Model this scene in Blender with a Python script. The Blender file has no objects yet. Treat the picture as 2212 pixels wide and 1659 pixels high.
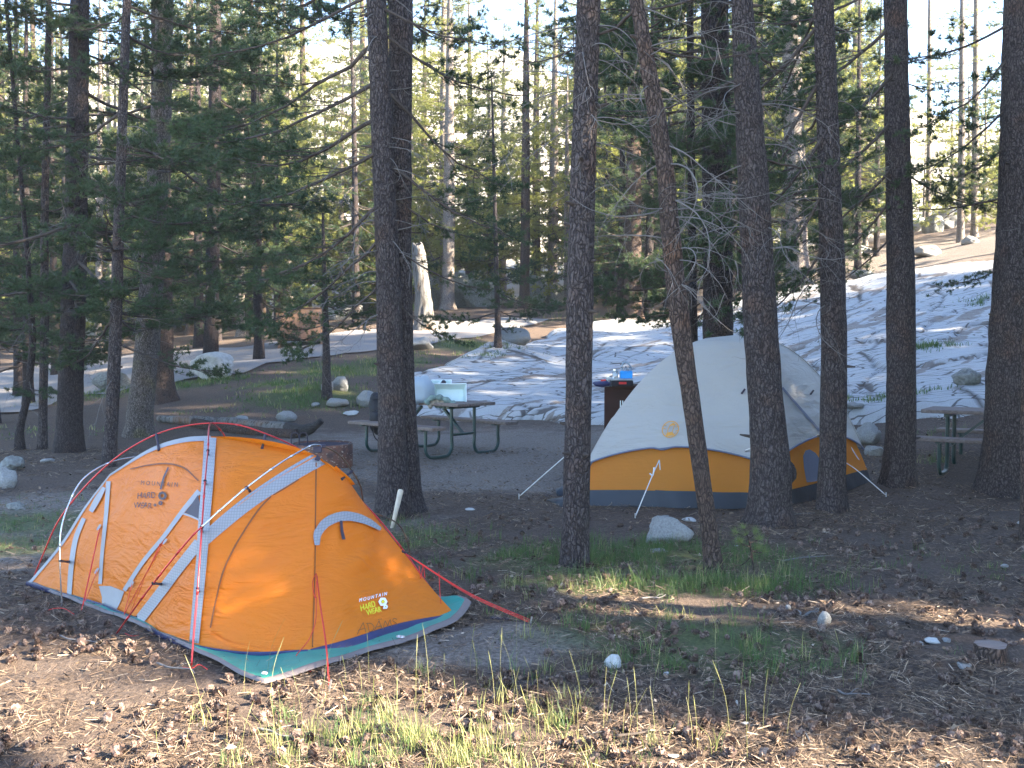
import bpy, math, random
import numpy as np
from mathutils import Vector, Matrix
from mathutils.bvhtree import BVHTree
R = math.radians
col = bpy.context.scene.collection
sc = bpy.context.scene
rng = np.random.default_rng(7)

# ------------------------------------------------------------ camera, sky, sun
EYE, PITCH, FPX = 1.6, math.atan(89.5/2170), 2170.0      # FPX: focal length in photo pixels (2212 wide)
cam = bpy.data.cameras.new('camera'); camo = bpy.data.objects.new('camera', cam); col.objects.link(camo)
camo.location = (0, 0, EYE); camo.rotation_euler = (R(90)-PITCH, 0, 0)
cam.sensor_width = 36; cam.lens = 36*FPX/2212; cam.clip_end = 2000; cam.clip_start = 0.05
sc.camera = camo
SUN_EL = R(27); SUN_AZ = math.atan2(0.96, -0.28)          # azimuth clockwise from +Y
world = bpy.data.worlds.new('World'); sc.world = world; world.use_nodes = True
wn = world.node_tree
bg = wn.nodes['Background']; sky = wn.nodes.new('ShaderNodeTexSky'); sky.sky_type = 'NISHITA'
sky.sun_disc = False; sky.sun_elevation = SUN_EL; sky.sun_rotation = SUN_AZ; sky.altitude = 2000; sky.air_density = 1.0; sky.dust_density = .5; sky.ozone_density = 1.6
wn.links.new(sky.outputs[0], bg.inputs[0]); bg.inputs[1].default_value = 0.09
SUND = Vector((math.sin(SUN_AZ)*math.cos(SUN_EL), math.cos(SUN_AZ)*math.cos(SUN_EL), math.sin(SUN_EL)))
sl = bpy.data.lights.new('sun', 'SUN'); sl.energy = 5.0; sl.angle = R(0.5); sl.color = (1.0, 0.86, 0.66)
slo = bpy.data.objects.new('sun', sl); col.objects.link(slo); slo.rotation_euler = (-SUND).to_track_quat('-Z', 'Y').to_euler()
sc.view_settings.view_transform = 'Standard'; sc.view_settings.look = 'None'
sc.view_settings.exposure = 3.6; sc.view_settings.gamma = 1.0

# ------------------------------------------------------------ helpers
FW = np.array([0, math.cos(PITCH), -math.sin(PITCH)]); UP = np.array([0, math.sin(PITCH), math.cos(PITCH)])
def ray(px, py):
    d = np.array([(px-1106)/FPX, 0, 0]) + FW - UP*(py-829.5)/FPX
    return d
def P(px, py, Y):                                        # the point on that sight line at depth Y
    d = ray(px, py); return np.array([0, 0, EYE]) + d*(Y/d[1])

def hsh(i, j, k, s):
    h = (i*374761393 + j*668265263 + k*1274126177 + s*974711) & 0xffffffff
    h = ((h ^ (h >> 13))*1274126177) & 0xffffffff
    return ((h ^ (h >> 16)) & 0xffff)/65535.0
def vnoise(p, s=0):
    p = np.asarray(p, float); f = np.floor(p); i = f.astype(np.int64); t = p-f; t = t*t*(3-2*t)
    r = 0
    for a in (0, 1):
        for b in (0, 1):
            for c in (0, 1):
                w = (t[..., 0] if a else 1-t[..., 0])*(t[..., 1] if b else 1-t[..., 1])*(t[..., 2] if c else 1-t[..., 2])
                r = r + w*hsh(i[..., 0]+a, i[..., 1]+b, i[..., 2]+c, s)
    return r*2-1
def fbm(p, s=0, o=4):
    r = 0; a = 1.0
    for k in range(o):
        r = r + a*vnoise(np.asarray(p)*2.03**k, s+k*17); a *= 0.5
    return r

def mesh_obj(name, V, F, mat, parent=None, smooth=False, label=None, cat=None, group=None, kind=None, loc=None, quads=None):
    """V world-space verts, F list of polys or an int array (n,3)/(n,4)."""
    V = np.asarray(V, float)
    if loc is None: loc = parent['_loc'] if parent is not None and '_loc' in parent else (0, 0, 0)
    V = V-np.asarray(loc)
    me = bpy.data.meshes.new(name)
    if isinstance(F, np.ndarray):
        k = F.shape[1]; n = F.shape[0]
        me.vertices.add(len(V)); me.vertices.foreach_set('co', V.astype(np.float32).ravel())
        me.loops.add(n*k); me.loops.foreach_set('vertex_index', F.astype(np.int32).ravel())
        me.polygons.add(n); me.polygons.foreach_set('loop_start', np.arange(n, dtype=np.int32)*k)
        me.update(calc_edges=True)
    else:
        me.from_pydata([tuple(v) for v in V], [], [tuple(int(i) for i in f) for f in F])
    if smooth: me.polygons.foreach_set('use_smooth', np.ones(len(me.polygons), dtype=bool))
    if mat: me.materials.append(mat)
    o = bpy.data.objects.new(name, me); col.objects.link(o)
    if parent is not None: o.parent = parent; o['_loc'] = [float(c) for c in loc]
    if parent is None: o.location = tuple(float(c) for c in loc)
    tag(o, label, cat, group, kind)
    return o
def tag(o, label=None, cat=None, group=None, kind=None):
    if label: o['label'] = label
    if cat: o['category'] = cat
    if group: o['group'] = group
    if kind: o['kind'] = kind
    return o
def thing(name, loc, label, cat, group=None):
    o = bpy.data.objects.new(name, None); col.objects.link(o); o.location = tuple(float(c) for c in loc); o.empty_display_size = .2
    o['_loc'] = [float(c) for c in loc]
    return tag(o, label, cat, group)
def copy_tree(o, loc, rz=0, s=1.0, label=None, group=None):
    c = o.copy(); col.objects.link(c); c.location = tuple(float(v) for v in loc); c.rotation_euler = (0, 0, rz); c.scale = (s, s, s)
    if label: c['label'] = label
    if group: c['group'] = group
    for ch in o.children:
        d = ch.copy(); col.objects.link(d); d.parent = c
        for g in ch.children:
            e = g.copy(); col.objects.link(e); e.parent = d
    return c

class MB:
    def __init__(s): s.V = []; s.F = []; s.n = 0
    def add(s, V, F):
        V = np.asarray(V, float); s.V.append(V); s.F += [tuple(int(i)+s.n for i in f) for f in F]; s.n += len(V); return s
    def box(s, c, size, M=None, bevel=0.0):
        x, y, z = [v/2 for v in size]; b = min(bevel, x*.9, y*.9, z*.9)
        if b > 0:
            vs = []
            for k, (zz, sh) in enumerate(((-z, b), (-z+b, 0), (z-b, 0), (z, b))):
                X = x-sh; Y = y-sh; q = b*.6
                ring = [(-X+q, -Y), (X-q, -Y), (X, -Y+q), (X, Y-q), (X-q, Y), (-X+q, Y), (-X, Y-q), (-X, -Y+q)]
                vs += [(a, d, zz) for a, d in ring]
            F = [tuple(reversed(range(8)))]
            for k in range(3):
                for i in range(8): F.append((k*8+i, k*8+(i+1) % 8, (k+1)*8+(i+1) % 8, (k+1)*8+i))
            F.append(tuple(range(24, 32)))
        else:
            vs = [(-x, -y, -z), (x, -y, -z), (x, y, -z), (-x, y, -z), (-x, -y, z), (x, -y, z), (x, y, z), (-x, y, z)]
            F = [(3, 2, 1, 0), (4, 5, 6, 7), (0, 1, 5, 4), (1, 2, 6, 5), (2, 3, 7, 6), (3, 0, 4, 7)]
        V = np.array(vs, float)
        if M is not None: V = V @ np.asarray(M).T
        return s.add(V+np.asarray(c), F)
    def tube(s, path, r, n=8, cap=True):
        V, F = tube(path, r, n, cap); return s.add(V, F)
    def obj(s, name, mat, parent=None, **k):
        return mesh_obj(name, np.vstack(s.V), s.F, mat, parent, **k)

def frames(path):
    path = np.asarray(path, float); T = np.gradient(path, axis=0); T /= np.linalg.norm(T, axis=1)[:, None]+1e-12
    N = np.zeros_like(T); a = np.array([1, 0, 0]) if abs(T[0, 0]) < .8 else np.array([0, 1, 0])
    n = a-T[0]*a.dot(T[0]); n /= np.linalg.norm(n)
    for i in range(len(T)):
        n = n-T[i]*n.dot(T[i]); n /= np.linalg.norm(n)+1e-12; N[i] = n
    return T, N, np.cross(T, N)
def tube(path, r, n=8, cap=True):
    path = np.asarray(path, float); m = len(path); r = np.broadcast_to(np.asarray(r, float), (m,))
    T, N, B = frames(path); a = np.arange(n)*2*math.pi/n
    V = path[:, None, :]+r[:, None, None]*(np.cos(a)[None, :, None]*N[:, None, :]+np.sin(a)[None, :, None]*B[:, None, :])
    F = [(k*n+i, k*n+(i+1) % n, (k+1)*n+(i+1) % n, (k+1)*n+i) for k in range(m-1) for i in range(n)]
    if cap: F += [tuple(reversed(range(n))), tuple(range((m-1)*n, m*n))]
    return V.reshape(-1, 3), F
def spline(pts, n):
    pts = np.asarray(pts, float); k = len(pts)
    d = np.r_[0, np.cumsum(np.linalg.norm(np.diff(pts, axis=0), axis=1)**.5)]
    t = np.linspace(0, d[-1], n); out = np.zeros((n, pts.shape[1]))
    m = np.gradient(pts, d, axis=0) if k > 2 else np.repeat((pts[1:]-pts[:1])/d[-1], 2, 0)
    for j, tt in enumerate(t):
        i = min(max(np.searchsorted(d, tt)-1, 0), k-2); h = d[i+1]-d[i]; u = (tt-d[i])/h
        out[j] = (2*u**3-3*u*u+1)*pts[i]+(u**3-2*u*u+u)*h*m[i]+(-2*u**3+3*u*u)*pts[i+1]+(u**3-u*u)*h*m[i+1]
    return out

# ------------------------------------------------------------ materials
class NT:
    def __init__(s, name, rough=.8):
        s.m = bpy.data.materials.new(name); s.m.use_nodes = True; s.t = s.m.node_tree; s.b = s.t.nodes['Principled BSDF']
        s.b.inputs['Roughness'].default_value = rough; s.b.inputs['Specular IOR Level'].default_value = .25
        s.tc = s.t.nodes.new('ShaderNodeTexCoord')
    def n(s, ty, **k):
        x = s.t.nodes.new(ty)
        for a, b in k.items(): setattr(x, a, b)
        return x
    def l(s, a, b): s.t.links.new(a, b)
    def map(s, scale=(1, 1, 1), rot=(0, 0, 0)):
        g = s.n('ShaderNodeMapping'); g.inputs['Scale'].default_value = scale; g.inputs['Rotation'].default_value = rot
        s.l(s.tc.outputs['Object'], g.inputs['Vector']); return g.outputs[0]
    def noise(s, scale, detail=5, vec=None, rough=.55, dist=0):
        x = s.n('ShaderNodeTexNoise'); x.inputs['Scale'].default_value = scale; x.inputs['Detail'].default_value = detail
        x.inputs['Roughness'].default_value = rough; x.inputs['Distortion'].default_value = dist
        s.l(vec if vec is not None else s.tc.outputs['Object'], x.inputs['Vector']); return x.outputs['Fac']
    def vor(s, scale, vec=None, feature='F1', rnd=1):
        x = s.n('ShaderNodeTexVoronoi', feature=feature); x.inputs['Scale'].default_value = scale; x.inputs['Randomness'].default_value = rnd
        s.l(vec if vec is not None else s.tc.outputs['Object'], x.inputs['Vector']); return x.outputs['Distance']
    def ramp(s, fac, stops):
        x = s.n('ShaderNodeValToRGB'); e = x.color_ramp.elements
        while len(e) < len(stops): e.new(.5)
        for k, (p, c) in enumerate(stops):
            e[k].position = p; e[k].color = (*c, 1) if len(c) == 3 else c
        s.l(fac, x.inputs[0]); return x.outputs[0]
    def mix(s, a, b, fac, mode='MIX'):
        x = s.n('ShaderNodeMix', data_type='RGBA', blend_type=mode)
        for v, i in ((fac, 0), (a, 6), (b, 7)):
            if hasattr(v, 'links') or hasattr(v, 'is_linked'): s.l(v, x.inputs[i])
            elif i == 0: x.inputs[0].default_value = v
            else: x.inputs[i].default_value = (*v, 1)
        return x.outputs[2]
    def math(s, op, a, b=None, clamp=False):
        x = s.n('ShaderNodeMath', operation=op, use_clamp=clamp)
        for v, i in ((a, 0), (b, 1)):
            if v is None: continue
            if hasattr(v, 'is_linked'): s.l(v, x.inputs[i])
            else: x.inputs[i].default_value = v
        return x.outputs[0]
    def bump(s, h, strength=.5, dist=.02):
        x = s.n('ShaderNodeBump'); x.inputs['Strength'].default_value = strength; x.inputs['Distance'].default_value = dist
        s.l(h, x.inputs['Height']); s.l(x.outputs[0], s.b.inputs['Normal']); return x
    def col(s, c):
        if hasattr(c, 'is_linked'): s.l(c, s.b.inputs['Base Color'])
        else: s.b.inputs['Base Color'].default_value = (*c, 1)
        return s
    def translucent(s, colour, fac):
        out = s.t.nodes['Material Output']; tr = s.n('ShaderNodeBsdfTranslucent'); mx = s.n('ShaderNodeMixShader'); mx.inputs[0].default_value = fac
        if hasattr(colour, 'is_linked'): s.l(colour, tr.inputs[0])
        else: tr.inputs[0].default_value = (*colour, 1)
        s.l(s.b.outputs[0], mx.inputs[1]); s.l(tr.outputs[0], mx.inputs[2]); s.l(mx.outputs[0], out.inputs[0])
M = {}
def plain(name, c, rough=.6, var=.15, scale=20, metal=0.0, bump=.15, spec=.3):
    t = NT(name, rough); nz = t.noise(scale, 6)
    d = tuple(v*(1-var) for v in c); e = tuple(min(1, v*(1+var)) for v in c)
    t.col(t.ramp(nz, [(.3, d), (.7, e)])); t.b.inputs['Metallic'].default_value = metal; t.b.inputs['Specular IOR Level'].default_value = spec
    if bump: t.bump(t.noise(scale*4, 4), bump, .01)
    M[name] = t.m; return t.m
def bark(name, c1, c2, c3, sc_=1.0, bs=1.0):
    t = NT(name, .92); v = t.map((44*sc_, 44*sc_, 13*sc_)); n0 = t.noise(3*sc_, 4)
    w = t.n('ShaderNodeVectorMath', operation='ADD'); t.l(v, w.inputs[0])
    ncol = t.n('ShaderNodeTexNoise'); ncol.inputs['Scale'].default_value = 9; t.l(t.tc.outputs['Object'], ncol.inputs['Vector'])
    sc1 = t.n('ShaderNodeVectorMath', operation='SCALE'); sc1.inputs['Scale'].default_value = 3.5; t.l(ncol.outputs['Color'], sc1.inputs[0]); t.l(sc1.outputs[0], w.inputs[1])
    e = t.vor(1.0, w.outputs[0], 'DISTANCE_TO_EDGE'); f = t.noise(60*sc_, 6)
    plate = t.ramp(e, [(.0, (.05, .05, .05)), (.20, (1, 1, 1))])
    c = t.mix(c1, c2, t.ramp(f, [(.35, (0, 0, 0)), (.65, (1, 1, 1))])); c = t.mix(c, c3, t.ramp(n0, [(.52, (0, 0, 0)), (.72, (1, 1, 1))]))
    dark = tuple(x*.35 for x in c1); t.col(t.mix(dark, c, plate))
    h = t.math('ADD', t.math('MULTIPLY', plate, .8), t.math('MULTIPLY', f, .6)); t.bump(h, .9*bs, .02); M[name] = t.m
bark('bark_grey', (.046, .037, .037), (.105, .086, .084), (.095, .058, .044))
bark('bark_dark', (.030, .024, .025), (.065, .052, .052), (.06, .037, .03))
bark('bark_cinnamon', (.062, .044, .038), (.12, .085, .07), (.12, .065, .04), 1.1)
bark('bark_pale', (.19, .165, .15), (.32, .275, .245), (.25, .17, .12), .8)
bark('bark_lichen', (.10, .085, .078), (.20, .17, .155), (.17, .15, .06), .9)
def foliage(name, a, b, brown, tr, tfac=.35):
    t = NT(name, .55); n1 = t.noise(2.2, 3); n2 = t.noise(.9, 2); n3 = t.noise(4.3, 2)
    c = t.mix(a, b, t.ramp(n1, [(.35, (0, 0, 0)), (.65, (1, 1, 1))]))
    c = t.mix(c, brown, t.ramp(n3, [(.68, (0, 0, 0)), (.74, (1, 1, 1))])); t.col(c)
    t.translucent(t.mix(c, tr, .5), tfac); M[name] = t.m
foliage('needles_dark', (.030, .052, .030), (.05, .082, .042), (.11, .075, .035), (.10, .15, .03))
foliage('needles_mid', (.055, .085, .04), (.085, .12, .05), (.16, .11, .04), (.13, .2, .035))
foliage('needles_bright', (.17, .18, .05), (.19, .21, .07), (.22, .17, .07), (.42, .44, .10), .5)  # far foliage: the brightness of sunlight is put into this colour
plain('dead_wood', (.13, .12, .115), .9, .25, 15)
plain('twig_wood', (.055, .043, .037), .9, .3, 15)
plain('green_steel', (.014, .04, .036), .35, .15, 12, 0, .1, .5)
plain('plastic_white', (.72, .78, .78), .45, .04, 10, 0, .03, .5)
# ------------------------------------------------------------ the lie of the land
ctl = []
for x in (-14, -9, -5, -2, 1, 4, 7):
    for y in (-6, -1, 3, 6, 9, 12): ctl.append((x, y, 0.0))
ctl += [(10, 3, .05), (10, 8, .15), (9.5, 12, .25), (-20, 0, 0), (-20, 12, 0), (14, 0, .3), (18, 10, 1.2), (24, 20, 3.8), (24, 0, .8)]
for px, py, Y in ((0, 890, 25), (0, 800, 33), (180, 855, 24), (330, 865, 22), (500, 800, 26), (700, 830, 21.5), (700, 765, 29), (900, 740, 31),
                  (900, 690, 40), (1200, 680, 43), (590, 745, 33), (1075, 745, 26), (920, 700, 35), (300, 939, 17.4), (45, 968, 15.2), (420, 900, 19.3), (970, 672, 44), (1300, 660, 47),
                  (880, 915, 19.0), (1210, 912, 18.3), (950, 850, 22.5), (1000, 790, 26.5), (1200, 740, 31), (1200, 810, 25), (1450, 700, 33), (1450, 800, 25.5), (1360, 900, 18.5),
                  (1640, 900, 17), (1900, 905, 15.2), (2130, 890, 15), (1681, 638, 34), (1913, 597, 31.5), (2148, 570, 30), (1850, 750, 21.8), (2130, 740, 20.5),
                  (1800, 560, 45), (1990, 500, 52), (2100, 520, 46), (1725, 640, 36), (2212, 950, 13.2), (1950, 1020, 12.2)):
    ctl.append(tuple(P(px, py, Y)))
ctl += [(-30, 25, 0), (-34, 45, .8), (-20, 60, 3), (0, 62, 4.2), (20, 62, 7.5), (40, 45, 10), (34, 25, 6), (-45, 70, 4), (0, 85, 7), (40, 80, 13), (-60, 20, 0), (60, 20, 10)]
ctl = np.array(ctl); _x = ctl[:, :2]
def _k(d): return d
_A = _k(np.linalg.norm(_x[:, None]-_x[None], axis=2)) - np.eye(len(ctl))*0.15
_n = len(ctl); _S = np.zeros((_n+3, _n+3)); _S[:_n, :_n] = _A; _S[:_n, _n:] = np.c_[np.ones(_n), _x]; _S[_n:, :_n] = _S[:_n, _n:].T
_w = np.linalg.solve(_S, np.r_[ctl[:, 2], 0, 0, 0])
def sstep(a, b, x): t = np.clip((x-a)/(b-a), 0, 1); return t*t*(3-2*t)
def H(x, y):
    x = np.asarray(x, float); y = np.asarray(y, float); sh = x.shape; x = x.ravel(); y = y.ravel()
    q = np.c_[np.clip(x, -60, 60), np.clip(y, -10, 88)]
    out = np.zeros(len(q))
    for i in range(0, len(q), 20000):
        s = q[i:i+20000]; out[i:i+20000] = _k(np.linalg.norm(s[:, None]-_x[None], axis=2)) @ _w[:_n] + _w[_n]+s @ _w[_n+1:]
    out += .03*fbm(np.c_[x*.6, y*.6, x*0], 3, 3)*sstep(2, 8, y) + .15*fbm(np.c_[x*.15, y*.15, x*0], 9, 3)*sstep(16, 30, y)
    ridge = np.where(x < 0, 30, np.clip(30-x*.42, 8, 30))+4*fbm(np.c_[x*.05, y*.05, x*0], 12, 3)
    out = out + sstep(66, 125, y)*ridge
    return out.reshape(sh)
def h(x, y): return float(H(np.array([x]), np.array([y]))[0])
def G(px, py, hf=None):
    d = ray(px, py); t = np.r_[np.arange(2.2, 40, .05), np.arange(40, 120, .2)]; p = np.array([0, 0, EYE])+d*t[:, None]
    g = (hf or H)(p[:, 0], p[:, 1]); k = int(np.argmax(p[:, 2] < g))
    if k == 0: return p[-1]
    a = (p[k-1, 2]-g[k-1])/((p[k-1, 2]-g[k-1])-(p[k, 2]-g[k])); return p[k-1]+(p[k]-p[k-1])*a

def grid(xs, ys, zf):
    X, Y = np.meshgrid(xs, ys); Z = zf(X, Y); V = np.stack([X, Y, Z], -1).reshape(-1, 3); nx = len(xs); ny = len(ys)
    i = np.arange(nx*ny).reshape(ny, nx); F = np.stack([i[:-1, :-1], i[:-1, 1:], i[1:, 1:], i[1:, :-1]], -1).reshape(-1, 4)
    return V, F

# ---- ground sheet with two masks: pale trampled dust, and green turf
def blob(X, Y, pts, soft):
    m = np.zeros_like(X)
    for cx, cy, rx, ry, a in pts:
        ca, sa = math.cos(a), math.sin(a); u = ((X-cx)*ca+(Y-cy)*sa)/rx; v = (-(X-cx)*sa+(Y-cy)*ca)/ry
        m = np.maximum(m, 1-sstep(1-soft, 1+soft, np.sqrt(u*u+v*v)))
    return m
DUST = [(16, 42, 9, 7, .2), (-.8, 14.5, 4.2, 3.2, .1), (.2, 11.8, 2.0, 1.2, 0), (-3.6, 9.0, 2.6, 2.0, 0), (-.15, 5.2, .6, .35, .2), (-6.5, 8.5, 3, 1.6, 0)]
GRASS_PX = [  # photo x, y, half-width m, half-depth m, blades, length, dry share
    (1240, 1215, .75, .42, 2600, .12, .05), (1420, 1200, 1.15, .5, 5600, .13, .05), (1560, 1262, .62, .34, 3400, .17, .12), (1380, 1265, 1.0, .24, 1900, .11, .3), (1150, 1210, .5, .3, 900, .10, .2),
    (1560, 1400, .75, .42, 1500, .13, .15), (1440, 1375, .7, .35, 900, .13, .3), (1690, 1440, .45, .22, 600, .12, .15), (1300, 1335, .7, .3, 500, .10, .4),
    (950, 1590, .62, .36, 3000, .13, .55), (760, 1560, .55, .3, 900, .12, .55), (1120, 1560, .45, .25, 600, .12, .5), (850, 1640, .5, .2, 1500, .12, .6), (1010, 1500, .4, .3, 260, .16, .5), (1250, 1500, .5, .35, 160, .15, .5),
    (1800, 1215, .8, .3, 420, .07, .2), (2080, 1235, 1.0, .35, 600, .07, .2), (1680, 1260, .4, .2, 200, .09, .2), (890, 1165, .45, .45, 900, .13, .2), (860, 1130, .3, .2, 350, .12, .3),
    (60, 1130, .8, .6, 1500, .08, .15), (20, 1180, .7, .4, 900, .08, .2), (45, 1085, .6, .5, 500, .08, .2), (660, 850, 1.3, 1.1, 2400, .14, .2), (740, 800, 1.3, 1.2, 2400, .16, .3), (600, 830, .9, .6, 900, .12, .3), (850, 780, 1.0, 1.2, 900, .15, .3),
    (430, 828, 1.0, .5, 1500, .15, .15), (250, 845, 1.4, .6, 1500, .14, .15), (130, 870, 1.0, .5, 600, .14, .3), (1010, 745, 1.2, 1.1, 1200, .2, .35), (930, 765, .8, .6, 500, .18, .3), (1240, 690, 1.0, .8, 500, .3, .6), (1330, 685, 1.5, 1.0, 700, .35, .6),
    (1090, 762, .5, .4, 300, .14, .2), (2010, 775, .5, .2, 700, .16, .05), (2120, 672, .5, .25, 600, .2, .05), (1900, 885, .8, .25, 500, .12, .15), (1850, 893, .4, .2, 300, .1, .2), (2030, 935, .45, .25, 350, .14, .2), (2020, 1000, .18, .12, 170, .2, .3), (1740, 565, 2, 1, 400, .3, .4), (1050, 785, .5, .18, 450, .1, .1), (530, 880, 1.5, .8, 500, .1, .4), (120, 930, 1.5, .8, 500, .1, .4)]
GR = []
for g in GRASS_PX:
    p = G(g[0], g[1]); GR.append((p, g))
t = NT('forest_floor', .95)
att = t.n('ShaderNodeAttribute', attribute_name='dust'); att2 = t.n('ShaderNodeAttribute', attribute_name='turf')
n1 = t.noise(38, 8, rough=.7); n2 = t.noise(3.5, 5); n3 = t.vor(55); n4 = t.noise(.8, 3)
v1 = t.map((180, 22, 60), (0, 0, .5)); v2 = t.map((22, 180, 60), (0, 0, -.4)); nd = t.math('MAXIMUM', t.noise(1, 3, v1), t.noise(1, 3, v2))
base = t.ramp(n1, [(.3, (.028, .021, .018)), (.5, (.072, .052, .042)), (.7, (.15, .115, .09))])
base = t.mix(base, (.22, .155, .105), t.ramp(nd, [(.60, (0, 0, 0)), (.70, (.8, .8, .8))]))
base = t.mix(base, (.10, .07, .052), t.ramp(n2, [(.45, (0, 0, 0)), (.7, (.6, .6, .6))]))
dst = t.ramp(n1, [(.32, (.07, .058, .05)), (.5, (.17, .145, .125)), (.68, (.29, .25, .22))])
dst = t.mix(dst, (.10, .07, .055), t.ramp(n3, [(.0, (1, 1, 1)), (.16, (0, 0, 0))]))
c = t.mix(base, dst, t.ramp(t.math('ADD', att.outputs['Fac'], t.math('MULTIPLY', t.math('SUBTRACT', t.noise(2.2, 8, None, .7), .5), 1.6)), [(.3, (0, 0, 0)), (.75, (.9, .9, .9))]))
c = t.mix(c, t.ramp(n1, [(.3, (.04, .065, .02)), (.7, (.11, .14, .045))]), t.math('MULTIPLY', att2.outputs['Fac'], .75)); t.col(c)
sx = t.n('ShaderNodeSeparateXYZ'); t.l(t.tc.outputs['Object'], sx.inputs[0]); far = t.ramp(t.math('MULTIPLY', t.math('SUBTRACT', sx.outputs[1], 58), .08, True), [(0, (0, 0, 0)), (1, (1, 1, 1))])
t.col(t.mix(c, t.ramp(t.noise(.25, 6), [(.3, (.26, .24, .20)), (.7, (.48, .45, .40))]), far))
t.bump(t.math('ADD', n1, t.math('MULTIPLY', nd, .8)), .8, .03); M['ground'] = t.m
def ground_obj():
    xs = np.unique(np.r_[-220:-40:12j, np.arange(-40, -6, .8), np.arange(-6, 6, .09), np.arange(6, 40, .8), 40:220:14j])
    ys = np.unique(np.r_[-40:0:8j, np.arange(0, 2.6, .2), np.arange(2.6, 9, .07), np.arange(9, 20, .2), np.arange(20, 60, .6), 60:240:50j])
    def zf(X, Y):
        Z = H(X, Y); near = sstep(14, 8, Y)*sstep(-8, -5, X)*sstep(8, 5, X)
        q = np.stack([X*7, Y*7, X*0], -1); return Z+near*(.016*fbm(q, 5, 4))
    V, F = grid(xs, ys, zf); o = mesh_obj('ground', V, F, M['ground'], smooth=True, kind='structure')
    X, Y = V[:, 0], V[:, 1]
    for nm, m in (('dust', blob(X, Y, DUST, .6)), ('turf', blob(X, Y, [(p[0], p[1], g[2]*.9, g[3]*.9, 0) for p, g in GR if g[4] > 800 and g[1] < 1450], .45))):
        a = o.data.attributes.new(nm, 'FLOAT', 'POINT'); a.data.foreach_set('value', m.astype(np.float32))
    return o
ground_obj()

# ---- road and the sunlit clearing
def strip(name, up, lo, mat, lift, n=60):
    a = spline([G(*p) for p in up], n); b = spline([G(*p) for p in lo], n); m = 8; V = []
    for i in range(n):
        for j in range(m+1):
            jj = j/m+(.05*float(vnoise(np.array([[i*.45, 0, 1.]]), 3)[0]) if j in (0, m) else 0); p = a[i]*(1-jj)+b[i]*jj; V.append((p[0], p[1], 0))
    V = np.array(V); V[:, 2] = H(V[:, 0], V[:, 1])+lift
    F = [(i*(m+1)+j, i*(m+1)+j+1, (i+1)*(m+1)+j+1, (i+1)*(m+1)+j) for i in range(n-1) for j in range(m)]
    return mesh_obj(name, V, F, mat, smooth=True, kind='structure')
t = NT('asphalt_grey', .9); n1 = t.noise(30, 7); n2 = t.noise(.7, 4)
t.col(t.mix(t.ramp(n1, [(.3, (.16, .15, .145)), (.7, (.25, .235, .225))]), (.3, .22, .16), t.ramp(n2, [(.55, (0, 0, 0)), (.75, (.7, .7, .7))]))); t.bump(n1, .4, .01); M['road'] = t.m
strip('road', [(-260, 812), (0, 800), (200, 778), (400, 760), (560, 747), (700, 722), (900, 697), (1080, 688), (1190, 690)], [(-260, 925), (0, 893), (180, 858), (330, 838), (520, 803), (690, 772), (820, 756), (940, 742), (1040, 728)], M['road'], .035)

# ---- the granite slab
t = NT('granite_slab_rock', .85)
nA = t.noise(55, 8, rough=.75); nB = t.noise(1.1, 6, rough=.65); nC_ = t.noise(3.5, 7, t.map((.5, 2.2, 1), (0, 0, -.78)), .75, .4); nS = t.vor(120)
at1 = t.n('ShaderNodeAttribute', attribute_name='litter'); at2 = t.n('ShaderNodeAttribute', attribute_name='joint')
base = t.ramp(nA, [(.3, (.27, .275, .275)), (.5, (.36, .365, .365)), (.75, (.43, .435, .435))])
base = t.mix(base, (.24, .25, .25), t.ramp(nC_, [(.5, (0, 0, 0)), (.72, (.35, .35, .35))])); base = t.mix(base, (.36, .34, .32), t.ramp(nB, [(.5, (0, 0, 0)), (.7, (.5, .5, .5))])); base = t.mix(base, (.10, .10, .10), t.ramp(nS, [(.05, (.8, .8, .8)), (.2, (0, 0, 0))]))
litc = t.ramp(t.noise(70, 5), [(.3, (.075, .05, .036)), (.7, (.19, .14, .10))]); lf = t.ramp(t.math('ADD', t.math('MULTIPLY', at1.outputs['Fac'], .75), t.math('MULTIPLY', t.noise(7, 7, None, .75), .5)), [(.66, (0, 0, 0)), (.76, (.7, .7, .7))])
fine = t.vor(1.0, t.map((1.5, 5.5, .3), (0, 0, -.6)), 'DISTANCE_TO_EDGE'); fc_ = t.math('MULTIPLY', t.ramp(t.math('ADD', fine, t.math('MULTIPLY', t.noise(5, 5), .05)), [(.045, (1, 1, 1)), (.065, (0, 0, 0))]), t.ramp(t.noise(.9, 3), [(.36, (0, 0, 0)), (.46, (.9, .9, .9))]))
base = t.mix(base, (.07, .06, .055), fc_); base = t.mix(base, litc, lf); t.col(t.mix(base, (.035, .03, .026), t.math('MULTIPLY', at2.outputs['Fac'], .85)))
t.bump(t.math('SUBTRACT', t.math('ADD', t.math('MULTIPLY', nC_, .7), t.math('MULTIPLY', nA, .35)), t.math('MULTIPLY', fc_, .8)), .5, .03); M['granite'] = t.m
SLAB = np.array([P(*q)[:2] for q in [(880, 905, 19.6), (1000, 914, 18.6), (1210, 915, 18.0), (1360, 905, 17.9), (1640, 905, 16.6), (1850, 905, 15.2), (1990, 893, 15.0), (2140, 885, 15.0), (2400, 870, 15.3), (2600, 700, 22), (2420, 560, 31), (2148, 566, 31), (1913, 594, 32.5), (1681, 634, 35), (1450, 696, 34), (1330, 690, 36), (1200, 732, 32.5), (1080, 765, 28), (960, 800, 25.5), (890, 835, 23), (870, 870, 21)]])
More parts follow.
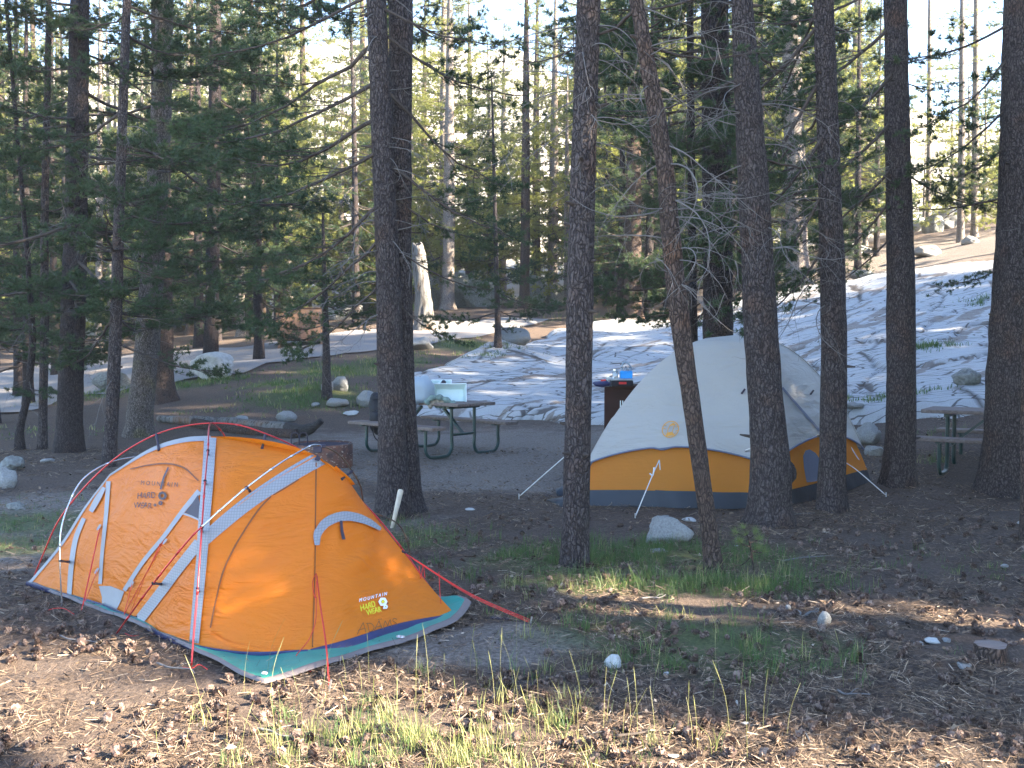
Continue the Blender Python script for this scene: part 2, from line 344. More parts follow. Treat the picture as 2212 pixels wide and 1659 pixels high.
def sdf(X, Y, poly):
    p = np.stack([X.ravel(), Y.ravel()], -1); d = np.full(len(p), 1e9); ins = np.zeros(len(p), bool)
    for a, b in zip(poly, np.roll(poly, -1, 0)):
        e = b-a; w_ = p-a; tt = np.clip((w_ @ e)/(e @ e), 0, 1); d = np.minimum(d, np.linalg.norm(w_-tt[:, None]*e, axis=1))
        c = ((a[1] <= p[:, 1]) != (b[1] <= p[:, 1])) & (p[:, 0] < (b[0]-a[0])*(p[:, 1]-a[1])/(b[1]-a[1]+1e-12)+a[0]); ins ^= c
    return (np.where(ins, d, -d)).reshape(X.shape)
def vcell(X, Y, sx, sy, ang, seed):
    """stretched Voronoi joints: distance to the nearest joint, and a random triple per block"""
    ca, sa = math.cos(ang), math.sin(ang); wx = .5*fbm(np.stack([X*.5, Y*.5, X*0], -1), seed+3, 3); u = (X*ca+Y*sa)/sx+wx*.6; v = (-X*sa+Y*ca)/sy+wx
    iu, iv = np.floor(u).astype(int), np.floor(v).astype(int); f1 = np.full(X.shape, 9.); f2 = np.full(X.shape, 9.); best = np.zeros(X.shape+(5,))
    for du in (-1, 0, 1):
        for dv in (-1, 0, 1):
            a_, b_ = iu+du, iv+dv; ju = a_+.1+.8*hsh(a_, b_, a_*0, seed); jv = b_+.1+.8*hsh(a_, b_, a_*0+1, seed); d = np.hypot(u-ju, v-jv); n = d < f1
            f2 = np.where(n, f1, np.minimum(f2, d)); f1 = np.where(n, d, f1)
            bb = np.stack([hsh(a_, b_, a_*0+k, seed)-.5 for k in (2, 3, 4)]+[u-ju, v-jv], -1); best = np.where(n[..., None], bb, best)
    return f2-f1, best
SLAB_ANG = .78
def slab_parts(X, Y):
    s = sdf(X, Y, SLAB)+.35*fbm(np.stack([X*.9, Y*.9, X*0], -1), 21, 3); q = np.stack([X*.5, Y*.5, X*0], -1)
    rg = sstep(4.5, 8, X)*sstep(28, 20, Y); e, b = vcell(X, Y, 3.4, 1.15, SLAB_ANG, 11); e2, b2 = vcell(X, Y, 1.5, .5, SLAB_ANG+.15, 12)
    z = (.030+.10*rg)*b[..., 0]+(.02+.045*rg)*(b[..., 2]*b[..., 4])+.004*b2[..., 0]-(.05+.07*rg)*sstep(.07, .0, e)*sstep(-.5, .1, fbm(q*1.7, 8, 2))
    z = z+.05*fbm(q*.8, 31, 3)+.005*fbm(q*9, 41, 3)
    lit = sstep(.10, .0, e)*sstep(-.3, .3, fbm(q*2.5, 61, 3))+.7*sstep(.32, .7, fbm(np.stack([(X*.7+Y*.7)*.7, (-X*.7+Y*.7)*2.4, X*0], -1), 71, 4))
    return s, z, np.clip(lit, 0, 1), sstep(.06, .0, e)
def slab_h(X, Y):
    s, z, _, _ = slab_parts(X, Y); g = H(X, Y)
    return np.where(s > -.25, g+.20*sstep(-.15, .5, s)+z, g-.25)-.30*sstep(.1, -.25, s)
xs = np.arange(-4.5, 20, .085); ys = np.arange(14, 38.5, .085); V, F = grid(xs, ys, slab_h)
S = sdf(V[:, 0], V[:, 1], SLAB); keep = (S > -1.0)[F].all(1); F = F[keep]
u, inv = np.unique(F, return_inverse=True); so = mesh_obj('granite_slab', V[u], inv.reshape(F.shape), M['granite'], smooth=True, kind='structure')
_, _, li_, cr_ = slab_parts(V[u][:, 0], V[u][:, 1])
for nm, m in (('litter', li_), ('joint', cr_)): a = so.data.attributes.new(nm, 'FLOAT', 'POINT'); a.data.foreach_set('value', m.astype(np.float32))
def HS(x, y):
    x = np.asarray(x, float); y = np.asarray(y, float); g = H(x, y); r = slab_h(x, y); return np.maximum(g, r)
def hs(x, y): return float(HS(np.array([x]), np.array([y]))[0])
def GS(px, py): return G(px, py, HS)

# ------------------------------------------------------------ trees
def unit(v): return v/(np.linalg.norm(v, axis=-1, keepdims=True)+1e-12)
def needles(pos, dirs, n, L, W, r):
    """n needles per tuft, each one thin triangle"""
    m = len(pos); p = np.repeat(pos, n, 0); d = np.repeat(dirs, n, 0)
    rd = unit(r.normal(size=(m*n, 3))); nd_ = unit(d*.75+rd*.9+np.array([0, 0, .15]))
    ln = L*r.uniform(.7, 1.15, (m*n, 1)); side = unit(np.cross(nd_, r.normal(size=(m*n, 3))))*W*.5
    p0 = p-side; p1 = p+side; p2 = p+nd_*ln; V = np.stack([p0, p1, p2], 1).reshape(-1, 3)
    return V
def bough(seed, L, lod, dead=False, full=1.0):
    """local frame: grows along +X. returns wood (V,F) and needle V (triples)"""
    r = np.random.default_rng(seed); mb = MB(); tp = []; td = []
    n = 12; x = np.linspace(0, 1, n); droop = r.uniform(.18, .5); lift = r.uniform(.1, .45)
    path = np.c_[x*L, np.cumsum(r.normal(0, .012*L, n)), L*(-droop*x+lift*x**2.4)+np.cumsum(r.normal(0, .006*L, n))]; path[0] = 0
    r0 = .006+.008*L; mb.tube(path, r0*(1-.85*x)+.0015, 5 if lod < 2 else 3, False)
    ns = int((9+4.5*L)*full) if not dead else int(6+3*L)
    for k in range(ns):
        tt = r.uniform(.22, .98) if not dead else r.uniform(.15, .97); i = tt*(n-1); a = int(i); p = path[a]+(path[min(a+1, n-1)]-path[a])*(i-a)
        ang = r.choice([-1, 1])*r.uniform(.5, 1.15); sl_ = L*(.16+.34*(1-tt)*(1 if tt > .3 else .7))*r.uniform(.6, 1.2)+.08
        m = 6; y = np.linspace(0, 1, m); dz = r.uniform(-.35, .12); up = r.uniform(.0, .5)
        sp = np.c_[np.cos(ang)*y*sl_, np.sin(ang)*y*sl_, (dz*y+up*y*y)*sl_]+np.cumsum(r.normal(0, .02*sl_, (m, 3)), 0); sp = sp-sp[0]+p
        mb.tube(sp, np.linspace(r0*.38*(1-tt*.5), .002, m), 4 if lod == 0 else 3, False)
        if dead: 
            continue
        nt = 2+int(sl_*5.2*full)
        for q in range(nt):
            u_ = r.uniform(.35, 1); j = min(int(u_*(m-1)), m-2); b = sp[j]+(sp[j+1]-sp[j])*(u_*(m-1)-j)
            d = unit(unit(sp[j+1]-sp[j])+r.normal(0, .55, 3)+np.array([0, 0, .25])); sh = r.uniform(.05, .16)
            k2 = 2 if lod == 0 else (2 if lod == 1 else 1)
            for z in range(k2): tp.append(b+d*sh*(z+.3)/k2); td.append(d)
            if lod == 0: mb.tube(np.array([b, b+d*sh]), .002, 3, False)
        tp.append(sp[-1]); td.append(unit(sp[-1]-sp[-2]))
    tp.append(path[-1]); td.append(unit(path[-1]-path[-2]))
    if dead: return np.vstack(mb.V), np.array([f for f in mb.F if len(f) == 4]), np.zeros((0, 3))
    NN, NL, NW = ((19, .078, .0105), (9, .10, .019), (6, .15, .036))[lod]
    return np.vstack(mb.V), np.array([f for f in mb.F if len(f) == 4]), needles(np.array(tp), np.array(td), NN, NL, NW, r)
BOUGH = {}
def get_bough(lod, i, dead=False, full=1.0):
    k = (lod, i, dead, full)
    if k not in BOUGH: BOUGH[k] = bough(1000+i*7+lod*131, 2.0, lod, dead, full)
    return BOUGH[k]
def place_boughs(lst, lod, full=1.0):
    """lst of (pos, azimuth, length, pitch, idx) -> woodV, woodF, needleV"""
    WV = []; WF = []; NV = []; n = 0
    for pos, az, L, pit, idx in lst:
        wV, wF, nV = get_bough(lod, idx, False, full); s = L/2.0
        cp, sp_ = math.cos(pit), math.sin(pit); ca, sa = math.cos(az), math.sin(az)
        Rm = np.array([[ca, -sa, 0], [sa, ca, 0], [0, 0, 1]]) @ np.array([[cp, 0, -sp_], [0, 1, 0], [sp_, 0, cp]])*s
        WV.append(wV @ Rm.T+pos); WF.append(wF+n); n += len(wV); NV.append(nV @ Rm.T+pos)
    return np.vstack(WV), np.vstack(WF), np.vstack(NV)
def trunk_mesh(path, rad, sides=20, rough=.06, flare=.0, seed=0, dz=.12):
    path = np.asarray(path, float); L = np.sum(np.linalg.norm(np.diff(path, axis=0), axis=1)); n = max(8, int(L/dz))
    P_ = spline(np.c_[path, np.asarray(rad)[:, None]], n); c = P_[:, :3]; r = P_[:, 3]
    a = np.arange(sides)*2*math.pi/sides; T = np.tile([0, 0, 1.], (n, 1)); 
    ca, sa = np.cos(a), np.sin(a); hgt = c[:, 2]-c[0, 2]
    q = np.stack([np.broadcast_to(ca, (n, sides))*1.6, np.broadcast_to(sa, (n, sides))*1.6, np.repeat(hgt[:, None]*1.6, sides, 1)], -1)+seed*3.1
    rr = r[:, None]*(1+rough*fbm(q*1.0, seed, 3)+rough*.7*vnoise(q*4, seed+5))
    rr = rr*(1+flare*np.exp(-hgt/.18)[:, None]*(1+.6*np.sin(a*5+seed)[None, :]+.4*np.sin(a*3+seed*2)[None, :]))
    V = c[:, None, :]+np.stack([rr*ca, rr*sa, np.zeros_like(rr)], -1)
    i = np.arange(n*sides).reshape(n, sides); j = np.roll(i, -1, 1)
    return V.reshape(-1, 3), np.stack([i[:-1], j[:-1], j[1:], i[1:]], -1).reshape(-1, 4), c, r
def at_h(c, r, z):
    k = int(np.clip(np.searchsorted(c[:, 2], z), 1, len(c)-1)); return c[k], r[k]
def curly(r, p, d, L, curl=1.0):
    n = 14; pts = [p]; d = unit(d); ax = unit(r.normal(size=3)); w_ = r.normal(0, .22)*curl
    for i in range(n-1):
        d = unit(d+np.cross(ax, d)*w_+np.array([0, 0, -.06])+r.normal(0, .05, 3)); pts.append(pts[-1]+d*L/n)
        if r.random() < .12: w_ = -w_
    return np.array(pts)
def dead_twigs(mb, c, r, zs, n, Lr, seed, azs=None, thick=1.0):
    g = np.random.default_rng(seed)
    for k in range(int(n*1.35)):
        z = g.uniform(*zs); p, rr = at_h(c, r, z); az = g.uniform(0, 6.28) if azs is None else g.uniform(*azs)
        d = np.array([math.cos(az), math.sin(az), g.uniform(-.5, .35)]); L = g.uniform(*Lr)
        pa = curly(g, p+d*np.array([1, 1, 0])*rr*.8, d, L, .7); thick = .52; mb.tube(pa, np.linspace(.011, .002, len(pa))*thick*(.5+.5*L), 5, False)
        for q in range(int(2+L*4)):
            j = int(g.uniform(2, len(pa)-1)); d2 = unit((pa[j]-pa[j-1]))+g.normal(0, .7, 3)+np.array([0, 0, -.35])
            pb = curly(g, pa[j], d2, L*g.uniform(.25, .6), 1.3); mb.tube(pb, np.linspace(.0045, .0012, len(pb))*thick, 4, False)
def ntri(V): return np.arange(len(V)).reshape(-1, 3)
def tree(name, path, rad, barkm, label, seed, crown=None, lod=0, nmat='needles_dark', dead=None, flare=.25, sides=22, group=None, full=1.0, extra=None, twigs=None, cat='tree', rough=.06, stubs=0, dz=.12):
    base = np.array(path[0], float); o = thing(name, base, label, cat, group)
    tV, tF, c, r = trunk_mesh(path, rad, sides, rough, flare, seed, dz); g = np.random.default_rng(seed+99)
    tk = mesh_obj('trunk', tV, tF, M[barkm], o, smooth=True)
    if stubs:
        for k in range(stubs):
            mb = MB()
            z = g.uniform(c[0, 2]+.5, min(c[-1, 2], c[0, 2]+6)); p, rr = at_h(c, r, z); az = g.uniform(0, 6.28); d = np.array([math.cos(az), math.sin(az), g.uniform(-.1, .3)]); Ls = g.uniform(.02, .10)
            mb.tube(np.array([p+d*rr*.85, p+d*(rr*1.0+Ls*.5), p+d*(rr+Ls)]), [.018, .013, .007], 6); mb.obj('branch_stub', M['twig_wood'], tk)
    lst = []
    if crown:
        z0, z1, n, L0, L1 = crown[:5]; azr = crown[5] if len(crown) > 5 else (0, 6.283)
        for k in range(n):
            f = (k+g.uniform(0, 1))/n; z = base[2]+z0+(z1-z0)*f; p, rr = at_h(c, r, z); L = (L0+(L1-L0)*f)*g.uniform(.6, 1.15)
            lst.append((p, g.uniform(*azr), L, g.uniform(-.25, .15)+f*.35, int(g.integers(0, 6))))
    if extra: lst += [(at_h(c, r, base[2]+e[0])[0], e[1], e[2], e[3], int(g.integers(0, 6))) for e in extra]
    if lst:
        wV, wF, nV = place_boughs(lst, lod, full)
        mesh_obj('branches', wV, wF, M['twig_wood'], o, smooth=True); mesh_obj('crown', nV, ntri(nV), M[nmat], o)
    if dead or twigs:
        mb = MB()
        for dd in (dead or []): dead_twigs(mb, c, r, (base[2]+dd[0], base[2]+dd[1]), dd[2], dd[3], seed+5, dd[4] if len(dd) > 4 else None)
        mb.obj('dead_branches', M['dead_wood'], o, smooth=True)
    return o, c, r
def pxpath(pts, Y, z_top=None, up=8.0):
    """pts: (px, py, width px) from base up, at depth Y -> path, radii continued above the frame"""
    b = G(pts[0][0], pts[0][1]); Y = b[1] if Y is None else Y; path = []; rad = []
    for i, (px, py, w) in enumerate(pts):
        q = P(px, py, Y); path.append(q); rad.append(w/2/FPX*Y)
    path[0][2] = h(path[0][0], path[0][1])-.06
    d = path[-1]-path[-2]; d = d/d[2]; path.append(path[-1]+d*up*.4); rad.append(rad[-1]*.8); path.append(path[-1]+d*up*.6); rad.append(rad[-1]*.4)
    return path, rad
# ------------------------------------------------------------ named trees of the camp
BACK = (-.5, 3.6)
# twin pine in the middle
pa, ra = pxpath([(850, 1115, 78), (848, 1040, 66), (846, 900, 60), (838, 600, 52), (826, 300, 46), (812, 0, 42)], 9.35)
o, c, r = tree('twin_pine', pa, ra, 'bark_grey', 'tall twin trunked pine with flaring foot and a pale stake against it', 3, lod=0, flare=.28, stubs=9, full=.8,
    extra=[(4.55, .1, 1.5, -.35), (4.05, .25, 1.55, -.45), (3.35, -.05, 1.45, -.35), (3.1, .5, 1.2, -.5), (2.55, .3, 1.1, -.35), (2.15, -.1, .9, -.5), (4.9, 1.2, 1.6, 0), (4.7, -.3, 1.3, -.2)] +
          [(z, 3.14+a, L, p) for z, a, L, p in ((4.8, .2, 1.6, -.2), (4.4, -.4, 1.9, -.2), (4.1, .1, 1.8, -.3), (3.7, -.6, 2.0, -.25), (3.4, .3, 1.7, -.3), (3.0, -.3, 1.7, -.4), (2.7, .0, 1.5, -.45), (5.2, -.8, 2.0, 0), (5.4, .5, 2.0, 0), (5.0, -1.4, 2.0, 0), (2.3, -.2, 1.2, -.5))] + [(z, a, 2.0, .1) for z, a in ((6, .5), (6.4, 2), (7, 1), (7.3, 3), (7.8, 0), (8.2, 4), (8.8, 2))],
    dead=[(2.3, 5.2, 9, (.35, .8), (-2.2, -.3)), (2.4, 5, 8, (.5, 1.1), (-.3, .6)), (1.8, 4, 10, (.5, 1.0), (2.6, 3.8))])
pb, rb = pxpath([(882, 1108, 62), (880, 1000, 50), (872, 800, 46), (866, 500, 46), (866, 250, 48), (866, 0, 50)], 9.55)
V, F, _, _ = trunk_mesh(pb, rb, 22, .06, .45, 8); mesh_obj('trunk', V, F, M['bark_grey'], o, smooth=True)
# nearest straight pine
pa, ra = pxpath([(1240, 1218, 68), (1243, 1150, 60), (1250, 800, 56), (1256, 500, 56), (1264, 250, 52), (1272, 0, 52)], None)
tree('straight_pine', pa, ra, 'bark_grey', 'straight rough barked pine with short stubs rising from green grass left of the dome tent', 11, flare=.10, stubs=16, full=.5,
    extra=[(4.6, .8, 1.2, 0), (4.9, 2, 1.4, 0), (5.4, 4, 1.2, 0), (5.8, 3, 1.3, .2)],
    dead=[(2.8, 3.9, 9, (.35, .75), (-2.6, -.2)), (2.6, 3.9, 6, (.6, 1.1), (2.4, 3.7)), (2.0, 3.6, 4, (.3, .6), (0, 1.5))])
# thin leaning one
pa, ra = pxpath([(1543, 1243, 46), (1538, 1190, 38), (1512, 1000, 37), (1490, 850, 38), (1470, 700, 40), (1448, 500, 42), (1438, 380, 38), (1418, 250, 38), (1392, 100, 32), (1374, 0, 30)], None)
tree('leaning_pine', pa, ra, 'bark_cinnamon', 'thin crooked leaning pine with scarred reddish bark in front of the dome tent', 21, flare=.10, stubs=8, rough=.09, full=.6,
    extra=[(3.6, .4, 1.1, 0), (3.9, 2.2, 1.2, .1), (4.4, 1.2, 1.3, .2), (4.3, -.2, 1.0, .1)],
    dead=[(2.1, 3.9, 14, (.5, 1.0), (-1.0, .9)), (2.1, 3.6, 7, (.4, .9), (2.4, 4.6)), (1.7, 2.4, 4, (.3, .6), (-1.5, .3))])
# burl pine with the rope
pa, ra = pxpath([(1665, 1135, 104), (1664, 1095, 92), (1665, 1020, 86), (1657, 900, 78), (1646, 750, 72), (1636, 560, 67), (1624, 350, 62), (1612, 150, 52), (1603, 0, 44)], None)
o, c, r = tree('burl_pine', pa, ra, 'bark_grey', 'stout grey pine with a knotty burl and a white rope tied around it', 31, flare=.22, stubs=10, full=.6,
    extra=[(3.2, .3, 1.1, -.1), (3.9, 2.4, 1.4, 0), (4.4, 1.0, 1.5, 0), (4.9, .2, 1.4, .1), (4.7, 2.9, 1.5, 0), (5.3, 4, 1.4, .1)],
    dead=[(2.4, 4.3, 12, (.5, 1.1), (-.9, .9)), (2.6, 4.5, 12, (.5, 1.1), (2.3, 4.3))])
bp = P(1700, 1022, 8.72); th = np.linspace(0, math.pi, 9); ph = np.linspace(0, 2*math.pi, 14)[:-1]
BV = np.array([bp+np.array([math.sin(a)*math.cos(b), math.sin(a)*math.sin(b), math.cos(a)])*np.array([.085, .08, .105])*(1+.22*float(vnoise(np.array([[a*2.2, b*1.7, 1.3]]), 4)[0])) for a in th for b in ph])
mesh_obj('burl', BV, [(i*13+j, i*13+(j+1) % 13, (i+1)*13+(j+1) % 13, (i+1)*13+j) for i in range(8) for j in range(13)], M['bark_dark'], o, smooth=True)
pa, ra = pxpath([(1796, 1103, 66), (1797, 1060, 58), (1801, 850, 56), (1800, 650, 53), (1792, 400, 48), (1785, 200, 45), (1779, 0, 42)], None)
tree('straight_pine', pa, ra, 'bark_grey', 'slim straight pine in front of the mesh window side of the dome tent', 41, flare=.2, stubs=12, full=.8,
    extra=[(4.7, 3.0, 1.8, -.6), (4.2, 3.3, 1.9, -.75), (3.7, 2.9, 1.7, -.7), (3.2, 3.2, 1.6, -.8), (2.7, 3.0, 1.3, -.8), (4.9, 1.8, 1.6, -.3), (4.4, 1.2, 1.4, -.3), (3.9, 2.1, 1.4, -.4), (5.3, .8, 1.5, 0), (5.8, 2.6, 1.6, 0)],
    dead=[(1.9, 4.5, 14, (.5, 1.3), (2.2, 3.9)), (3, 4.8, 4, (.3, .7), (-.6, .9))])
pa, ra = pxpath([(1940, 1048, 78), (1944, 990, 66), (1946, 700, 60), (1941, 400, 54), (1937, 200, 50), (1934, 0, 48)], None)
tree('straight_pine', pa, ra, 'bark_grey', 'dark straight pine standing between the dome tent and the right picnic table', 51, flare=.2, stubs=8, full=.8,
    extra=[(5.2, 3.1, 2.0, -.5), (4.7, 3.2, 2.0, -.55), (4.2, 2.9, 1.9, -.5), (3.7, 3.2, 1.7, -.6), (3.3, 3.0, 1.4, -.6), (2.9, 3.2, 1.2, -.6), (3.6, .1, 1.2, -.3), (4.6, .3, .8, 0), (5.6, 2.5, 1.8, -.2)],
    dead=[(2.2, 5.0, 10, (.5, 1.2), (2.4, 3.8))])
pa, ra = pxpath([(2170, 1063, 130), (2176, 1000, 108), (2190, 700, 98), (2205, 400, 92), (2216, 0, 88)], None)
tree('large_pine', pa, ra, 'bark_grey', 'massive dark pine trunk at the right edge in front of the right picnic table', 61, flare=.14, stubs=4, full=.8,
    extra=[(4.9, 3.3, 1.6, -.5), (4.4, 3.0, 1.5, -.6), (3.9, 3.3, 1.2, -.5), (5.2, 2.9, 1.6, -.2), (3.2, 3.0, 1.3, .12), (2.6, 3.2, .9, -.3)],
    dead=[(1.9, 3.2, 5, (.3, .7), (-2.2, -1.2))])
pa, ra = pxpath([(1552, 905, 76), (1551, 800, 66), (1550, 600, 64), (1548, 300, 60), (1543, 0, 56)], 14.6)
pa[0][2] = h(pa[0][0], pa[0][1])-.1
tree('straight_pine', pa, ra, 'bark_dark', 'dark pine trunk rising directly behind the top of the dome tent', 71, crown=(2.0, 9, 66, 1.8, 2.6), flare=.1, stubs=4, full=1.1, dead=[(2.0, 6.0, 16, (.5, 1.2))])
pa, ra = pxpath([(1500, 930, 20), (1498, 700, 18), (1494, 400, 17), (1490, 0, 14)], 15.5); pa[0][2] = h(pa[0][0], pa[0][1])-.1
tree('slender_pine', pa, ra, 'bark_dark', 'slender dark stem close behind the leaning pine', 75, crown=(2.4, 9, 26, .7, 1.5), flare=.05, sides=12, full=.7, dead=[(2.0, 5.0, 8, (.4, .9))])
pa, ra = pxpath([(2222, 1170, 40), (2216, 1050, 22), (2212, 950, 16), (2216, 700, 12)], None, up=.3)
tree('broken_snag', pa, ra, 'bark_cinnamon', 'narrow reddish broken stem at the far right picture edge', 79, flare=.1, sides=12)
# left cluster
LT = [('thin_pine', [(44, 972, 24), (42, 930, 18), (58, 860, 15), (70, 740, 14), (66, 650, 12), (58, 540, 10), (48, 420, 9)], None, 'thin crooked pine, leftmost of the left cluster', .9, 22, (.4, .9), 'bark_dark', 1.2),
      ('thin_pine', [(92, 970, 22), (93, 900, 19), (96, 700, 18), (96, 500, 16), (100, 300, 14), (106, 0, 11)], None, 'thin bluish pine second from the left in the left cluster', 1.4, 26, (.7, 1.3), 'bark_grey', 1.2),
      ('large_pine', [(149, 975, 66), (150, 940, 58), (154, 800, 52), (160, 600, 49), (166, 350, 45), (173, 0, 38)], None, 'thick dark pine, third stem from the left edge', 2.1, 38, (1.3, 2.2), 'bark_dark', 2),
      ('thin_pine', [(236, 1008, 32), (238, 950, 29), (244, 850, 28), (250, 700, 25), (256, 500, 23), (265, 250, 20), (274, 0, 17)], None, 'slim grey pine just behind the left end of the orange tent', 1.5, 34, (.9, 1.7), 'bark_grey', 2),
      ('large_pine', [(299, 942, 64), (302, 900, 54), (310, 820, 52), (322, 700, 50), (334, 500, 46), (346, 300, 42), (356, 0, 36)], None, 'stout leaning pine with mossy patches left of the fallen log', 2.1, 46, (1.4, 2.5), 'bark_lichen', 3)]
for k, (nm, pts, Y, lab, z0, n, Ls, bm, dd) in enumerate(LT):
    pa, ra = pxpath(pts, Y); tree(nm, pa, ra, bm, lab, 81+k*3, crown=(z0, pa[-1][2], int(n*1.6), Ls[1]*1.05, Ls[1]*.9), flare=.14, sides=18, full=1.1, stubs=3, dead=[(z0-.5, z0+3, int(7*dd), (.4, 1.1))])
pa, ra = pxpath([(352, 868, 70), (352, 840, 52), (350, 700, 45), (348, 500, 42), (346, 0, 36)], 21.5)
tree('large_pine', pa, ra, 'bark_cinnamon', 'reddish pine with spreading roots behind the mossy leaning pine', 97, crown=(4, 12, 26, 1.6, 2.2), flare=.42, lod=0, full=.8)
# low drooping boughs over the road come from a pine set further back
pa, ra = pxpath([(455, 812, 36), (457, 700, 30), (462, 400, 28), (466, 0, 24)], 25); pa[0][2] = h(pa[0][0], pa[0][1])-.1
tree('bushy_pine', pa, ra, 'bark_dark', 'bushy dark pine with low drooping boughs behind the pale boulder', 103, crown=(1.9, 13, 70, 2.2, 2.4), lod=1, full=.9)
for k, (px, py, w, Y, top, lab, L0) in enumerate([(706, 832, 22, 20.5, 3.4, 'young pine with two stones at its foot left of the backpack', 1.5), (1076, 748, 17, 25.5, 6.2, 'slender young pine with tiered boughs in front of the clearing', 1.7)]):
    pa, ra = pxpath([(px, py, w), (px-1, py-60, w*.75), (px-4, py-180, w*.6)], Y, up=top-1.6); pa[0][2] = hs(pa[0][0], pa[0][1])-.05
    tree('young_pine', pa, ra, 'bark_grey', lab, 111+k, crown=((1.35, .55)[k], pa[-1][2]-pa[0][2], (34, 44)[k], L0, .3), lod=0, flare=.2, sides=12)
# pale giant on top of the slab
pa, ra = pxpath([(1725, 636, 84), (1724, 600, 58), (1722, 540, 46), (1718, 400, 44), (1712, 200, 40), (1708, 0, 36)], 35.5); pa[0][2] = h(pa[0][0], pa[0][1])-.1
tree('large_pine', pa, ra, 'bark_pale', 'big pale trunk with spreading roots on top of the granite slab', 121, crown=(6, 14, 26, 2, 2.6), lod=1, flare=.4)
# distant trunks one can tell apart
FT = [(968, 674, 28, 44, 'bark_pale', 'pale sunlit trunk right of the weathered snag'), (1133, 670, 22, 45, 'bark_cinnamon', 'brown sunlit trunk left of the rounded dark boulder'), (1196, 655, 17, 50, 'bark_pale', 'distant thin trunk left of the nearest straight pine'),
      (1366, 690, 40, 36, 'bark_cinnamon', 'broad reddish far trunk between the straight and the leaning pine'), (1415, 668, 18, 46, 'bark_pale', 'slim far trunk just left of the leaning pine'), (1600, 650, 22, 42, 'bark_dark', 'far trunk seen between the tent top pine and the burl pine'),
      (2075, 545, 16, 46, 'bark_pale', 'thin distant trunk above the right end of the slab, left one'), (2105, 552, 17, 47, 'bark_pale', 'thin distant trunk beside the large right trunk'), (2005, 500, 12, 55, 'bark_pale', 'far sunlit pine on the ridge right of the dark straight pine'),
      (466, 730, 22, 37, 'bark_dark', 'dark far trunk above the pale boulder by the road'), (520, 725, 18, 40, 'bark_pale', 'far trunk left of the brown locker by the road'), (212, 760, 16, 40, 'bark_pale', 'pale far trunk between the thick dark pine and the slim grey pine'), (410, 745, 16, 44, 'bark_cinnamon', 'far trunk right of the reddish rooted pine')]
for k, (px, py, w, Y, bm, lab) in enumerate(FT):
    pa, ra = pxpath([(px, py, w*1.25), (px, py-40, w), (px+2, py-200, w*.9), (px+3, py-400, w*.75)], Y, up=7); pa[0][2] = h(pa[0][0], pa[0][1])-.1
    small = k in (8,)
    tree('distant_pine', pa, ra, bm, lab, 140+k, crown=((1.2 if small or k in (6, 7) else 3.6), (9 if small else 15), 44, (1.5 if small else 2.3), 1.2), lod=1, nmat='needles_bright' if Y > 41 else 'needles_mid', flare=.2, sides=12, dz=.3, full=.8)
# snag
pa, ra = pxpath([(919, 704, 48), (918, 690, 42), (914, 640, 36), (909, 590, 32), (905, 550, 28), (902, 528, 22)], 34, up=.25)
t = NT('weathered_wood', .85); v = t.map((14, 14, 1.6)); n1 = t.noise(1.5, 6, v, .7); n2 = t.noise(.9, 3)
t.col(t.mix(t.ramp(n1, [(.40, (.05, .038, .03)), (.47, (.12, .115, .11)), (.7, (.19, .185, .175))]), (.25, .13, .07), t.ramp(n2, [(.58, (0, 0, 0)), (.68, (.6, .6, .6))]))); t.bump(n1, 1, .05); M['weathered'] = t.m
pa[0][2] = h(pa[0][0], pa[0][1])-.1
o = thing('dead_snag', pa[0], 'broken silver grey dead trunk without bark beside the clearing', 'dead tree'); V, F, _, _ = trunk_mesh(pa[:-1], ra[:-1], 26, .16, .3, 5, .15); V[-26:, 2] += .5*vnoise(V[-26:]*5, 3)-.1; V[-52:-26, 2] += .2*vnoise(V[-52:-26]*5, 3); mesh_obj('trunk', V, F, M['weathered'], o, smooth=True)

# ---- forest fill: prototypes then copies
def proto(nm, x, y, lab, seed, ht, n, L0, L1, z0, lod, nmat, bm, w, group, full=.9):
    z = h(x, y)-.1; path = [(x, y, z), (x+.05, y, z+ht*.5), (x+.1, y+.1, z+ht)]
    return tree(nm, path, [w, w*.65, .02], bm, lab, seed, crown=(z0, ht, n, L0, L1), lod=lod, nmat=nmat, sides=10, dz=.5, group=group, full=full)[0]
g = np.random.default_rng(11)
def xy(px, Y): return (px-1106)/FPX*Y, Y
LB = 'sunlit pine in the far forest beyond the clearing'; GB = 'sunlit pines of the far forest'
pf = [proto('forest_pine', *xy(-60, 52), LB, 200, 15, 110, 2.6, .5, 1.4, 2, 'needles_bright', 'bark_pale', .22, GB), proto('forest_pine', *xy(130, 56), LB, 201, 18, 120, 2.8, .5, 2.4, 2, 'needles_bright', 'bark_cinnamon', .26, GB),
      proto('forest_pine', *xy(300, 50), LB, 202, 11, 90, 2.3, .4, .5, 2, 'needles_bright', 'bark_pale', .17, GB)]
cnt = 0
FL_ = ['sunlit far pine at the left picture edge beyond the road', 'sunlit far pine behind the thick dark left trunks', 'sunlit far pine beyond the brown locker and road', 'sunlit far pine behind the clearing and the snag', 'far pine seen between the straight pine and the leaning pine', 'far pine on the rise behind the burl pine', 'far pine on the ridge at the right picture edge']
